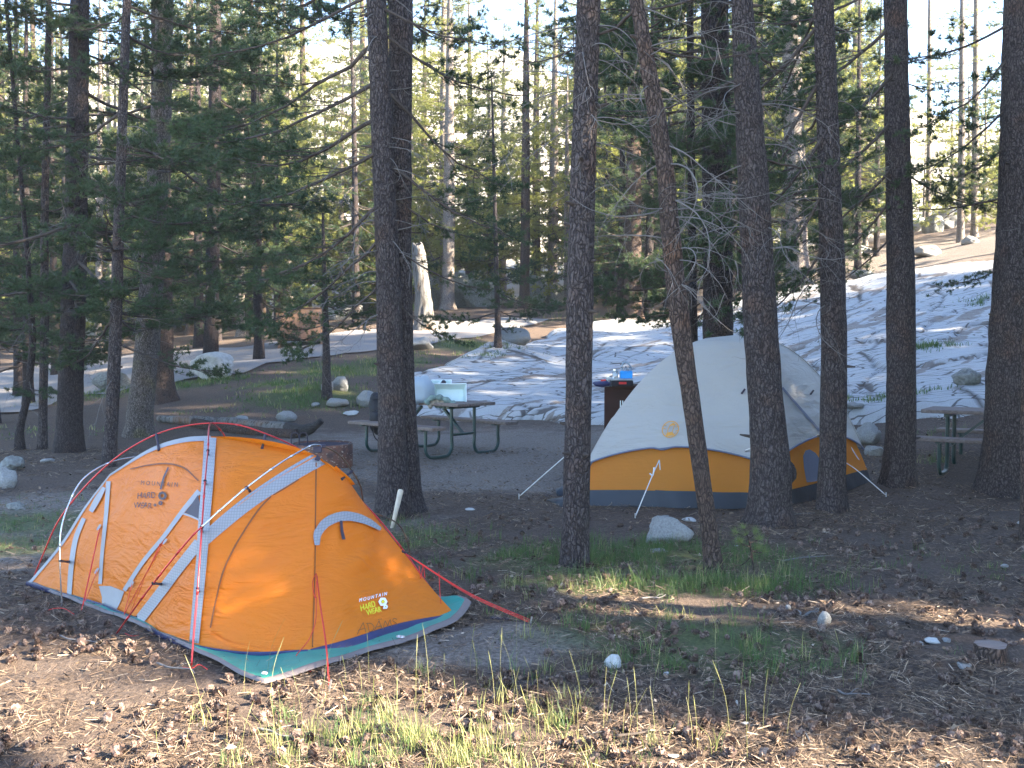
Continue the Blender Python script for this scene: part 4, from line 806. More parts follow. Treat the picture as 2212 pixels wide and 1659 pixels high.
# groundsheet
out = np.array([gz(*p, 0) for p in [(58, 1264), (105, 1284), (150, 1300), (215, 1324), (290, 1354), (370, 1392), (450, 1428), (520, 1464), (572, 1483), (640, 1469), (720, 1442), (800, 1415), (870, 1398), (950, 1366), (988, 1350), (1019, 1322)]]+[[-.62, 6.35, 0], [-1.2, 6.9, 0], [-1.9, 7.3, 0], [-3.0, 7.1, 0]]); out = np.vstack([out, out[:1]]); _d = np.r_[0, np.cumsum(np.linalg.norm(np.diff(out, axis=0), axis=1))]; _t = np.unique(np.r_[np.linspace(0, _d[-1], 160), _d]); out = np.stack([np.interp(_t, _d, out[:, i]) for i in range(3)], 1)
cen = np.array([-1.75, 6.1, 0]); V = []; lev = [0, .012, .028, .13, .5, .97]; zz = [.006, .022, .020, .014, .012, .012]
for q, z in zip(lev, zz):
    for k, p in enumerate(out):
        r_ = p+(cen-p)*q*(1 if q > .1 else 1.0); lift = z+.010*float(vnoise(np.array([r_*6]), 3)[0])*(q < .2); edge = .05*math.exp(-((p[0]+.26)**2+(p[1]-5.95)**2)/.02)*(q < .05)
        V.append((r_[0], r_[1], h(r_[0], r_[1])+.012+lift+edge))
n = len(out); Fh = [(k*n+i, k*n+i+1, (k+1)*n+i+1, (k+1)*n+i) for k in (0, 1) for i in range(n-1)]; Fs = [(k*n+i, k*n+i+1, (k+1)*n+i+1, (k+1)*n+i) for k in (2, 3, 4) for i in range(n-1)]
gs = thing('groundsheet', (cen[0], cen[1], 0), 'teal tarpaulin groundsheet with grey hem spread under the orange tent', 'tarpaulin'); mesh_obj('sheet', V, Fs, M['tarp_teal'], gs, smooth=True); mesh_obj('hem', V, Fh, M['tarp_hem'], gs, smooth=True)
for px, py in ((572, 1474), (1074*.3677+474, 1394), (862, 1393)):
    p = G(px, py); a = np.linspace(0, 2*math.pi, 13); mb = MB(); mb.tube(np.c_[p[0]+.012*np.cos(a), p[1]+.012*np.sin(a), np.full(13, p[2]+.045)], .004, 6, False); mb.obj('eyelet', M['metal_bright'], gs)

# ------------------------------------------------------------ the grey and orange dome tent
nylon('nylon_grey', (.40, .385, .36), (.30, .285, .26), .12, .55, .6, .8); nylon('nylon_amber', (.62, .22, .02), (.85, .30, .02), .38, .55, .3, .8)
plain('slate_floor', (.014, .021, .030), .5, .15, 6, 0, .4, .4); plain('mesh_window', (.10, .11, .15), .7, .1, 90); plain('slate_trim', (.13, .14, .19), .6, .1, 20)
C1 = G(1236, 1091); C2 = G(1672, 1099); C3 = G(1884, 1040); C4 = C1+C3-C2; CC = (C1+C3)/2; CC[2] = 0; hT = 1.63; CS = [C1, C2, C3, C4]
def dome(side, t_, v, infl=0.0, dz=0.0):
    a, b = CS[side], CS[(side+1) % 4]; base = a+(b-a)*t_; r = max(0.0, 1-v)**.43; bow = (.09*math.sin(math.pi*t_))*(1-v)*(1 if v > 0 else 1)
    d = base-CC; d[2] = 0; L = np.linalg.norm(d); p = CC+d*(r+(bow+infl)/L*(r if v > .5 else 1)); p[2] = base[2]*(1-v)+hT*v+dz; return p
dt = thing('dome_tent', (CC[0], CC[1], h(CC[0], CC[1])), 'dome tent with pale grey rainfly over amber walls among the right hand pines', 'tent')
def shell(v0f, v1f, sides, infl, dz, nt=40, nv=24, wr=0.0):
    V = []; F = []; n0 = 0
    for s in sides:
        for j in range(nv+1):
            for i in range(nt+1):
                t_ = i/nt; a, b = v0f(s, t_), v1f(s, t_); v = a+(b-a)*(j/nv); p = dome(s, t_, v, infl+wr*float(vnoise(np.array([[t_*9+v*4, v*3, s*7.1]]), 5)[0])*(1-v), dz); V.append(p)
        F += [(n0+j*(nt+1)+i, n0+j*(nt+1)+i+1, n0+(j+1)*(nt+1)+i+1, n0+(j+1)*(nt+1)+i) for j in range(nv) for i in range(nt)]; n0 += (nt+1)*(nv+1)
    return np.array(V), F
vs_ = lambda s, t_: .086+.012*math.sin(math.pi*t_)
def vedge(s, t_):
    if s == 0: return .205+.125*math.sin(math.pi*t_)**.7+(.0 if abs(t_-.42) > .06 else -.018*(1-abs(t_-.42)/.06))
    if s == 1: return .205+.15*math.sin(math.pi*t_)**.6
    return .205+.1*math.sin(math.pi*t_)
V, F = shell(vs_, lambda s, t_: .62, range(4), 0, 0, wr=.008); wall2 = mesh_obj('tent_wall', V, F, M['nylon_amber'], dt, smooth=True); bv2 = BVHTree.FromPolygons([tuple(v) for v in V], F)
V, F = shell(lambda s, t_: 0.0, vs_, range(4), .012, .005, nv=8, wr=.04); mesh_obj('tent_floor', V, F, M['slate_floor'], dt, smooth=True)
V, F = shell(vedge, lambda s, t_: 1.0, range(4), .045, .05, nv=40, wr=.01); fly2 = mesh_obj('rainfly', V, F, M['nylon_grey'], dt, smooth=True); bv3 = BVHTree.FromPolygons([tuple(v) for v in V], F)
for s in range(4):
    q = np.array([dome(s, t_, vedge(s, t_), .049, .045) for t_ in np.linspace(0, 1, 50)]); mb = MB(); mb.tube(q, .010, 5, False); mb.obj('rainfly_hem', M['slate_trim'], fly2, smooth=True)
for a, b in ((0, 2), (1, 3)):
    pa_ = [dome(a, 0, v, .06, .06) for v in np.linspace(.30, 1, 30)]; q = np.array(pa_)
for s, lo_ in ((1, .30), (2, .25)):
    q = np.array([dome(s, 0, v, .052, .055) for v in np.linspace(lo_, .985, 30)]); mb = MB(); mb.tube(q, .0055, 5); mb.obj('seam', M['nylon_grey'], fly2, smooth=True)
ribbon('pole_sleeve', [(1688, 838, 5), (1712, 866, 5), (1740, 898, 5), (1769, 931, 5)], M['slate_trim'], .01, 20, 2, bv3, fly2, 10)
patch_poly('mesh_window', [(1733, 985), (1738, 974), (1747, 971), (1760, 979), (1777, 1003), (1772, 1034), (1757, 1038), (1740, 1039), (1735, 1012)], M['mesh_window'], .01, bv2, wall2, 6, 10)
ribbon('window_trim', [(1740, 1041, 3), (1757, 1039, 3), (1774, 1034, 3)], M['slate_trim'], .014, 10, 1, bv2, wall2, 10)
patch_poly('guy_panel', [(1421, 976), (1449, 974), (1436, 985), (1425, 996)], M['slate_trim'], .012, bv3, fly2, 4, 10)
WC = M['cord_white']
cord('guyline', [(1424, 994, 9.75), (1408, 1030, 9.55), gz(1373, 1119, .02)], WC, .005, dt); cord('guyline', [(1424, 994, 9.75), (1425, 1003, 9.72), (1426, 1015, 9.7)], WC, .006, dt, 8); cord('guyline', [(1404, 1023, 9.6), (1410, 1027, 9.55), (1413, 1010, 9.6)], WC, .007, dt, 8)
cord('guyline', [(1268, 945, 10.2), (1212, 993, 10.1), gz(1122, 1076, .02)], WC, .005, dt); cord('guyline', [(1828, 1000, 10.9), (1850, 1015, 10.7), gz(1913, 1073, .02)], WC, .005, dt); cord('guyline', [(1830, 952, 11.3), (1850, 985, 11.3), gz(1870, 1026, .1)], WC, .006, dt)
cord('guyline', [(1779, 880, 11.4), (1830, 960, 11.5), gz(1872, 1036, .1)], M['webbing_dark'], .008, dt)
for px, py in ((1372, 1121), (1121, 1077), (1914, 1074)): mb = MB(); p = gz(px, py, 0); mb.tube(np.array([p+[0, 0, .05], p, p-[0, 0, .08]]), .006, 6); mb.obj('tent_peg', M['metal_bright'], dt)
for px, py in ((1604, 848), (1750, 850)): p = cast(px, py, .02, bv3, 10.5); mb = MB(); mb.tube(np.array([p+[-.015, 0, -.02], p, p+[.02, 0, .03]]), .010, 6); mb.obj('toggle', M['webbing_dark'], dt)
PO = M['print_orange']; ring(1448, 928, 16.5, 18.5, PO, fly2, bv3, .012, 40, .98, dflt=10, sh=-.12); ring(1448, 928, 12.8, 13.6, PO, fly2, bv3, .012, 30, .98, dflt=10, a0=.2, a1=2.6, sh=-.12)
patch_poly('emblem', [(1441, 935), (1452, 933), (1457, 941), (1437, 943)], PO, .012, bv3, fly2, 2, 10); patch_poly('emblem', [(1446, 919), (1454, 914), (1460, 918), (1447, 921)], PO, .012, bv3, fly2, 2, 10)
scrawl([[(1447, 920), (1443, 928), (1442, 935)], [(1457, 919), (1454, 927), (1452, 933)], [(1433, 925), (1438, 927)], [(1435, 918), (1440, 921)], [(1460, 924), (1465, 921)], [(1460, 930), (1465, 931)]], PO, fly2, bv3, 1.4, .012, 10)
ob = thing('ground_cloth', G(1205, 1088), 'blue grey corner of cloth poking out beyond the left end of the dome tent', 'tarpaulin')
for k, pl in enumerate(([(1180, 1083), (1215, 1082), (1262, 1088), (1262, 1097), (1213, 1094)], [(1200, 1060), (1225, 1060), (1228, 1072), (1204, 1074)])):
    q = np.array([gz(*p, .02+.02*(i % 2)) for i, p in enumerate(pl)]); c = q.mean(0)+[0, 0, .05]; V = np.vstack([[c], q, q-[0, 0, .03]]); m = len(q)
    mesh_obj('cloth', V, [(0, 1+i, 1+(i+1) % m) for i in range(m)]+[(1+i, 1+m+i, 1+m+(i+1) % m, 1+(i+1) % m) for i in range(m)], M['slate_floor'], ob, smooth=True)
# rope round the burl pine
a = np.linspace(0, 2*math.pi, 30); cx_, cy_ = P(1652, 965, 8.92)[:2]; rr_ = 41/FPX*8.92
rp = np.c_[cx_+rr_*np.cos(a), cy_+rr_*np.sin(a), 1.6-(966-740)/FPX*8.9+.035*np.cos(a+.25)-.0*a+.02*np.sin(2*a)]; mb = MB(); mb.tube(rp, .007, 6, False)
tag(mb.obj('rope', WC, None, smooth=True), 'thin white rope looped around the burl pine beside the dome tent', 'rope')
# ------------------------------------------------------------ picnic tables
t = NT('weathered_planks', .8); v = t.map((3, 28, 28)); n1 = t.noise(1.5, 6, v, .7); t.col(t.ramp(n1, [(.3, (.10, .075, .065)), (.55, (.17, .135, .12)), (.8, (.25, .215, .20))])); t.bump(n1, .5, .02); M['planks'] = t.m
def picnic(cxy, cross, label, L=1.85):
    """local x = long axis, y = cross axis, rotated into place"""
    z0 = hs(*cxy); o = thing('picnic_table', (cxy[0], cxy[1], z0), label, 'table', 'picnic tables of the camp site'); c = np.array([*unit(np.array(cross, float)), 0]); l = np.array([c[1], -c[0], 0]); l = -l
    Mx = np.stack([l, c, [0, 0, 1]], 1); base = np.array([cxy[0], cxy[1], z0]); tr = lambda a: np.asarray(a, float) @ Mx.T+base
    def put(name, mb, mat): V = tr(np.vstack(mb.V)); return mesh_obj(name, V, mb.F, mat, o, smooth=False)
    for y in (-.25, 0, .25): mb = MB(); mb.box((0, y, .745), (L, .235, .045), bevel=.008); put('tabletop_plank', mb, M['planks'])
    for y in (-.70, .70): mb = MB(); mb.box((0, y, .445), (L, .26, .045), bevel=.008); put('bench', mb, M['planks'])
    for x in (-L/2+.28, L/2-.28):
        mb = MB(); mb.box((x, 0, .70), (.06, .60, .035)); put('tabletop_support', mb, M['green_steel'])
        for s in (-1, 1):
            path = spline(np.array([[x, s*.22, .70], [x, s*.22, .30], [x, s*.22, .13], [x, s*.28, .045], [x, s*.38, .028], [x, s*.54, .028], [x, s*.64, .045], [x, s*.70, .13], [x, s*.70, .28], [x, s*.70, .425]]), 60)
            mb = MB(); mb.tube(path, .024, 10); mb.box((x, s*.70, .412), (.05, .22, .022)); put('leg', mb, M['green_steel'])
        mb = MB(); mb.tube(np.array([[x, -.22, .32], [x, .22, .32]]), .020, 8); put('crossbar', mb, M['green_steel'])
        sx = -1 if x > 0 else 1; mb = MB(); mb.box(((x+x+sx*.42)/2, 0, .50), (.52, .045, .03), M=np.array([[math.cos(.70*sx), 0, -math.sin(.70*sx)], [0, 1, 0], [math.sin(.70*sx), 0, math.cos(.70*sx)]])); put('brace', mb, M['green_steel'])
    return o, tr
ca = np.array([-.69, 14.12]); cr = np.array([.69, .72]); cr /= np.linalg.norm(cr); lo_ = np.array([-cr[1], cr[0]])
T1c = ca+lo_*(.925-.28); T1, tr1 = picnic(tuple(T1c), cr, 'picnic table piled with bins and clothes behind the twin pine')
cr2 = unit(np.array([.55, .83])); lo2 = np.array([cr2[1], -cr2[0]]); e0 = G(2028, 1036)[:2]; T2c = e0+cr2*.70+lo2*(.925-.28)
T2, tr2 = picnic(tuple(T2c), cr2, 'empty picnic table half hidden by the massive trunk at the right edge')
# things on the first table:  helper to stand things on the table at a photo column
zt = hs(*T1c)+.768
def onT(px, Y, z=0): p = P(px, 800, Y); return np.array([p[0], Y, zt+z])
plain('cooler_white', (.60, .72, .70), .4, .03, 6, 0, 0, .4); plain('cloth_green', (.16, .22, .20), .9, .35, 22, 0, .5); plain('cloth_tan', (.34, .29, .23), .9, .3, 22, 0, .5); plain('black_nylon', (.012, .013, .018), .6, .3, 20, 0, .4); plain('shoe_dark', (.03, .028, .04), .6, .2, 20)
def bin_(px, Y, L, W, Hh, rz, label, tilt=0, z=0):
    p = onT(px, Y, z); o = thing('storage_bin', p, label, 'bin', 'white bins on the picnic table'); c, s = math.cos(rz), math.sin(rz); Mx = np.array([[c, -s, 0], [s, c, 0], [0, 0, 1]]) @ np.array([[1, 0, 0], [0, math.cos(tilt), -math.sin(tilt)], [0, math.sin(tilt), math.cos(tilt)]])
    V = []; F = []
    for k, (f, z_) in enumerate(((.86, .004), (1, Hh), (.97, Hh), (.83, .02))):
        for a, b in ((-1, -1), (1, -1), (1, 1), (-1, 1)): V.append((a*L/2*f, b*W/2*f, z_))
    for k in range(3): F += [(k*4+i, k*4+(i+1) % 4, k*4+4+(i+1) % 4, k*4+4+i) for i in range(4)]
    F += [(3, 2, 1, 0), (12, 13, 14, 15)]; tub = mesh_obj('tub', np.array(V) @ Mx.T+p, F, M['cooler_white'], o)
    mb = MB(); q = np.array([(-L/2, -W/2, Hh), (L/2, -W/2, Hh), (L/2, W/2, Hh), (-L/2, W/2, Hh), (-L/2, -W/2, Hh)]) @ Mx.T+p; mb.tube(q, .010, 6); mb.obj('rim', M['plastic_white'], tub)
    return o
bin_(972, 14.35, .46, .34, .16, .06, 'white plastic bin tipped towards the camera on the picnic table', 1.15, .03)
bin_(938, 14.75, .50, .36, .20, .05, 'white plastic bin at the back of the picnic table', .5, .02)
# plastic bag
def lump(name, c, size, seed, mat, label, cat, sq=2.5, amp=.18, parent=None):
    th = np.linspace(0, math.pi, 14); ph = np.linspace(0, 2*math.pi, 25)[:-1]; V = []
    for a in th:
        for b in ph:
            d = np.array([math.sin(a)*math.cos(b), math.sin(a)*math.sin(b), math.cos(a)]); m_ = (abs(d[0])**sq+abs(d[1])**sq+abs(d[2])**sq)**(-1/sq); nz = float(fbm(np.array([d*2.2+seed]), seed, 3)[0])
            V.append(np.array(c)+d*m_*np.array(size)*(1+amp*nz))
    F = [(i*24+j, (i+1)*24+j, (i+1)*24+(j+1) % 24, i*24+(j+1) % 24) for i in range(13) for j in range(24)]
    return mesh_obj(name, V, F, mat, parent, smooth=True, label=label, cat=cat, loc=None if parent is not None else c)
t = NT('plastic_film', .3); t.col((.45, .52, .58)); t.translucent((.5, .58, .65), .35); t.bump(t.noise(14, 4), .8, .03); M['film'] = t.m
lump('plastic_bag', onT(905, 14.2, .15), (.20, .16, .20), 3, M['film'], 'cloudy plastic bag on the picnic table beside the twin pine', 'bag')
lump('plastic_bag', onT(880, 14.5, .12), (.10, .10, .13), 4, M['film'], 'white carrier bag mostly hidden behind the twin pine trunk', 'bag')
mb = MB(); p = onT(945, 13.95, .02)
o = thing('shirt', p, 'rumpled green and tan striped shirt lying on the picnic table edge', 'clothing')
for k, (pts, r, m) in enumerate((([(920, 872), (928, 862), (945, 858), (960, 862), (975, 870), (985, 874)], .040, 'cloth_green'), ([(925, 878), (940, 868), (955, 868), (975, 876)], .045, 'cloth_tan'), ([(925, 874), (935, 872), (950, 876), (965, 878)], .035, 'cloth_green'))):
    s = spline(np.array([P(a, b, 14.0+.05*k) for a, b in pts]), 24); mb = MB(); mb.tube(s, r*(1+.25*np.sin(np.arange(24)*1.3)), 9); mb.obj(('sleeve', 'body', 'sleeve')[k], M[m], o, smooth=True)
sh = thing('sandal', onT(952, 14.5, .30), 'dark sandal with pale sole propped on the bins', 'shoe'); mb = MB(); a_ = P(946, 838, 14.5); b_ = P(960, 822, 14.55); mb.tube(spline(np.array([a_, (a_+b_)/2+[.02, 0, .0], b_]), 10), [.02, .032, .038, .042, .04, .036, .036, .038, .034, .02], 8); mb.obj('upper', M['shoe_dark'], sh, smooth=True)
mb = MB(); mb.tube(np.array([a_-[.035, 0, -.005], (a_+b_)/2-[.03, 0, -.01], b_-[.03, 0, 0]]), [.012, .018, .014], 6); mb.obj('sole', M['cooler_white'], sh)
# backpack on the near bench end
bp0 = P(812, 905, 14.75); o = thing('backpack', bp0, 'black backpack leaning at the end of the picnic bench left of the twin pine', 'backpack')
lump('pack_body', P(818, 893, 14.75), (.14, .13, .31), 8, M['black_nylon'], None, None, 3, .12, o); lump('front_pocket', P(812, 905, 14.6), (.09, .08, .13), 9, M['black_nylon'], None, None, 3, .12, o); lump('top_lid', P(816, 860, 14.75), (.11, .12, .06), 10, M['black_nylon'], None, None, 3, .1, o)
for k, l_ in enumerate(([(808, 915), (806, 935), (812, 948), (817, 952)], [(824, 935), (826, 950), (822, 960)])): mb = MB(); mb.tube(spline(np.array([P(a, b, 14.6) for a, b in l_]), 14), .010, 5); mb.obj('strap', M['black_nylon'], o)
# ------------------------------------------------------------ food lockers
plain('locker_brown', (.034, .017, .014), .8, .15, 5, 0, .1, .1); plain('locker_tan', (.15, .09, .062), .6, .15, 5, 0, .1, .3); plain('blue_label', (.03, .30, .72), .5, .1, 8); t = NT('clear_plastic', .08); t.b.inputs['Transmission Weight'].default_value = .85; t.col((.85, .93, .95)); M['clear'] = t.m
def locker(cxy, rz, W, D, Hh, leg, mat, label, handle=True):
    z0 = h(*cxy); o = thing('food_locker', (*cxy, z0), label, 'locker'); c, s = math.cos(rz), math.sin(rz); Mx = np.array([[c, -s, 0], [s, c, 0], [0, 0, 1]]); tr = lambda p: np.asarray(p, float) @ Mx.T+np.array([*cxy, z0])
    def bx(name, c_, sz, m_, b=.006): q = MB(); q.box(c_, sz, bevel=b); return mesh_obj(name, tr(np.vstack(q.V)), q.F, m_, o)
    bx('cabinet', (0, 0, leg+(Hh-leg)/2), (W, D, Hh-leg), mat); bx('lid', (0, -.01, Hh+.014), (W+.04, D+.05, .024), mat)
    for sx in (-1, 1): dr = bx('door', (sx*(W/4), -D/2-.011, leg+(Hh-leg)/2), (W/2-.02, .018, Hh-leg-.06), mat)
    for sx in (-1, 1): bx('foot', (sx*(W/2-.08), 0, leg/2-.05), (.07, D-.04, leg+.1), mat)
    if handle: 
        q = MB(); q.box((.03, -D/2-.045, Hh*.55), (.05, .05, .12)); mesh_obj('latch', tr(np.vstack(q.V)), q.F, M['metal_bright'], dr); bx('side_handle', (-W/2-.06, -.05, Hh*.62), (.12, .03, .03), M['webbing_dark'])
    return o, tr
LK, trL = locker((1.92, 13.75), -.62, 1.15, .62, .93, .12, M['locker_brown'], 'dark brown steel food locker with camp gear on top behind the dome tent')
q_ = MB(); 
for dx in (0, .035): q_.box(trL((-.30+dx, -.345, .70)), (.012, .012, .11))
mesh_obj('number_decal', np.vstack(q_.V), q_.F, M['plastic_white'], LK)
zl = h(1.92, 13.75)+.956
def onL(px, Y, z): p = P(px, 840, Y); return np.array([p[0], Y, zl+z])
o = thing('camp_stove', onL(1338, 13.4, 0), 'flat black two burner camp stove on the brown food locker', 'stove'); mb = MB(); mb.box(onL(1338, 13.45, .045), (.34, .26, .08), bevel=.012); mb.obj('case', M['black_nylon'], o); mb = MB(); mb.box(onL(1338, 13.45, .092), (.36, .28, .012), bevel=.004); mb.obj('lid', M['metal_bright'], o); mb = MB(); mb.box(onL(1345, 13.30, .05), (.10, .01, .03)); mb.obj('badge', M['cord_red'], o)
def bottle(px, Y, z, r, Hh, label, name='jar', capm='metal_bright', bm_='clear'):
    b = onL(px, Y, z); o = thing(name, b, label, name.replace('_', ' ')); mb = MB(); mb.tube(np.array([b, b+[0, 0, Hh*.05], b+[0, 0, Hh*.7], b+[0, 0, Hh*.85]]), [r*.9, r, r, r*.75], 14); mb.obj('body', M[bm_], o, smooth=True); mb = MB(); mb.tube(np.array([b+[0, 0, Hh*.85], b+[0, 0, Hh]]), r*.8, 12); mb.obj('lid', M[capm], o); return o
bottle(1316, 13.35, .0, .045, .15, 'clear jar with silver lid, left one on the food locker'); bottle(1329, 13.5, .1, .04, .13, 'clear jar with silver lid on the stove, nearer the blue pack')
o = thing('water_bottle_pack', onL(1352, 13.5, .1), 'clear water bottle pack with bright blue label on the camp stove', 'bottles'); mb = MB(); mb.box(onL(1352, 13.5, .155), (.165, .12, .10), bevel=.01); mb.obj('label_band', M['blue_label'], o)
for dx in (-.055, 0, .055): mb = MB(); b = onL(1352, 13.5, .205)+[dx, 0, 0]; mb.tube(np.array([b, b+[0, 0, .04], b+[0, 0, .065]]), [.027, .02, .012], 8); mb.obj('bottle_neck', M['clear'], o)
mb = MB(); b = onL(1352, 13.5, .26); mb.tube(spline(np.array([b-[.06, 0, 0], b+[-.03, 0, .06], b+[.02, 0, .055], b+[.08, 0, -.02]]), 14), .012, 5); mb.obj('carry_wrap', M['film'], o)
lump('cloth_bundle', onL(1300, 13.35, .035), (.11, .09, .04), 14, M['navy_floor'], 'dark blue crumpled cloth on the left corner of the food locker', 'cloth'); lump('snack_packet', onL(1307, 13.4, .07), (.06, .03, .025), 15, M['cord_red'], 'small red packet on the left corner of the food locker', 'packet')
FL = G(645, 752); locker((FL[0], FL[1]+.4), .12, 1.45, .8, 1.12, .12, M['locker_tan'], 'sun bleached brown food locker across the road below a tan boulder', False)
# ------------------------------------------------------------ fire ring
t = NT('rusty_steel', .75); n1 = t.noise(7, 6); n2 = t.noise(22, 4, t.map((1, 1, 2.5))); t.col(t.mix(t.ramp(n1, [(.35, (.04, .03, .03)), (.6, (.16, .07, .045))]), (.42, .33, .25), t.ramp(n2, [(.60, (0, 0, 0)), (.68, (.9, .9, .9))]))); M['rust'] = t.m
fr = G(684, 1012); fc = np.array([fr[0], fr[1]+.38, h(fr[0], fr[1]+.38)]); fo = thing('fire_ring', fc, 'rusty steel fire ring with a folded grate behind the orange tent', 'fire ring')
n = 48; V = []; 
for r_, z in ((.40, -.03), (.40, .29), (.385, .30), (.385, .05)): V += [fc+[r_*math.cos(a), r_*math.sin(a), z] for a in np.arange(n)*2*math.pi/n]
mesh_obj('ring_wall', V, [(k*n+i, k*n+(i+1) % n, (k+1)*n+(i+1) % n, (k+1)*n+i) for k in range(3) for i in range(n)], M['rust'], fo, smooth=True)
mb = MB()
for k in range(-4, 5): y = k*.075; x = math.sqrt(max(0, .37**2-y*y)); mb.tube(np.array([fc+[-x, y, .27], fc+[x, y, .27]]), .007, 5)
mb.tube(spline(np.array([fc+[.37*math.cos(a), .37*math.sin(a), .27] for a in np.linspace(0, 6.283, 17)]), 40), .009, 5, False); mb.obj('grate', M['webbing_dark'], fo)
for dx in (-.38, -.27): mb = MB(); b = fc+[dx, -.12, .27]; mb.tube(spline(np.array([b, b+[0, 0, .12], b+[.02, 0, .17], b+[.08, 0, .17], b+[.1, 0, .12], b+[.1, 0, 0]]), 20), .008, 6); mb.obj('grate_handle', M['webbing_dark'], fo)
t = NT('ash', .95); t.col(t.ramp(t.noise(20, 5), [(.3, (.03, .03, .03)), (.7, (.2, .19, .18))])); a = np.arange(24)*math.pi/12; mesh_obj('ash_bed', np.vstack([[fc+[0, 0, .08]], np.array([fc+[.385*math.cos(x), .385*math.sin(x), .05] for x in a])]), [(0, 1+i, 1+(i+1) % 24) for i in range(24)], t.m, fo)
# ------------------------------------------------------------ fallen log
t = NT('charred_wood', .8); n1 = t.noise(3, 5, t.map((2, 18, 18))); t.col(t.ramp(n1, [(.3, (.008, .008, .009)), (.75, (.05, .045, .045))])); t.bump(n1, .8, .03); M['char'] = t.m
lp = [P(*q) for q in ((342, 905, 18.6), (420, 912, 18.2), (500, 914, 17.8), (560, 921, 17.3), (622, 926, 16.8))]; lp = spline(np.array(lp), 40); lr_ = np.interp(np.arange(40), [0, 12, 30, 39], [.055, .10, .11, .12])*(1+.12*fbm(lp*4, 6, 3))
for q in lp: q[2] = max(q[2], h(q[0], q[1])+.07)
lo0 = thing('fallen_log', lp[20]-[0, 0, .1], 'long grey fallen log with a black charred right end beyond the orange tent', 'log'); mb = MB(); mb.tube(lp, lr_, 14); mb.obj('bare_wood', M['weathered'], lo0, smooth=True)
cp = spline(np.array([lp[-1], P(655, 930, 16.5), P(680, 921, 16.35), P(695, 908, 16.3)]), 20); mb = MB(); mb.tube(cp, np.linspace(.125, .05, 20)*(1+.25*fbm(cp*6, 9, 3)), 12); mb.tube(np.array([cp[12], cp[12]+[.06, 0, .1]]), [.03, .012], 6); mb.obj('charred_end', M['char'], lo0, smooth=True)
bk = spline(np.array([P(420, 916, 18.0), P(500, 926, 17.5), P(590, 938, 16.8), P(640, 945, 16.4)]), 24); 
for q in bk: q[2] = h(q[0], q[1])+.05
mb = MB(); mb.tube(bk, .09*(1+.2*fbm(bk*5, 3, 3)), 10); tag(mb.obj('rotten_log', M['bark_cinnamon'], None, smooth=True, loc=bk[12]), 'reddish rotting log lying just in front of the grey fallen log', 'log')
# ------------------------------------------------------------ stones and boulders
import bmesh
t = NT('granite_boulder', .9); n1 = t.noise(60, 7, rough=.75); n2 = t.noise(4, 5); n3 = t.vor(90); c_ = t.ramp(n1, [(.3, (.15, .15, .145)), (.55, (.26, .26, .25)), (.8, (.37, .365, .35))]); c_ = t.mix(c_, (.13, .12, .11), t.ramp(n3, [(.06, (1, 1, 1)), (.2, (0, 0, 0))])); t.col(t.mix(c_, (.22, .20, .17), t.ramp(n2, [(.5, (0, 0, 0)), (.7, (.7, .7, .7))]))); t.bump(t.math('ADD', n1, t.math('MULTIPLY', n2, 2)), .7, .03); M['boulder'] = t.m
t = NT('lichen_boulder', .9); n1 = t.noise(18, 6); n2 = t.noise(1.3, 5); t.col(t.mix(t.ramp(n1, [(.3, (.13, .135, .125)), (.7, (.27, .275, .26))]), (.12, .14, .07), t.ramp(n2, [(.5, (0, 0, 0)), (.7, (.7, .7, .7))]))); t.bump(t.math('ADD', n1, n2), .8, .1); M['boulder_grey'] = t.m
plain('rock_tan', (.30, .24, .19), .9, .3, 3, 0, .5); plain('marble_white', (.36, .36, .345), .8, .2, 12, 0, .5)
def rock_mesh(size, seed, sub=4, cuts=9, amp=.16):
    bm = bmesh.new(); bmesh.ops.create_icosphere(bm, subdivisions=sub, radius=1); V = np.array([v.co[:] for v in bm.verts]); F = [tuple(v.index for v in f.verts) for f in bm.faces]; bm.free()
    r = np.random.default_rng(seed)
    for k in range(cuts): nn = unit(r.normal(size=3)); d = r.uniform(.55, .88); s = V @ nn-d; V = V-np.where(s > 0, s*.88, 0)[:, None]*nn
    V = V*(1+amp*fbm(V*1.3+seed, seed, 4)[:, None])+unit(V)*(.03*fbm(V*5+seed, seed+1, 3))[:, None]; V = V-(V.max(0)+V.min(0))/2; V = V/(V.max(0)-V.min(0)); return V*np.array(size), F
def rock(name, px, py, wpx, hpx, label, seed, mat='boulder', depth=1.0, Y=None, sink=.22, cat='rock', sub=4, group=None, z=None, amp=.16):
    b = GS(px, py) if Y is None else P(px, py, Y); Y = b[1]; w = wpx/FPX*Y; hh = hpx/FPX*Y/(1-sink); V, F = rock_mesh((w, w*depth, hh), seed, sub, amp=amp)
    zb = (hs(b[0], b[1]+w*depth*.35) if z is None else b[2])-hh*sink; lo__ = V[:, 2].min(); loc = np.array([b[0], b[1]+w*depth*.35, zb]); return mesh_obj(name, V-[0, 0, lo__]+loc, F, M[mat], None, smooth=True, label=label, cat=cat, group=group, loc=loc)
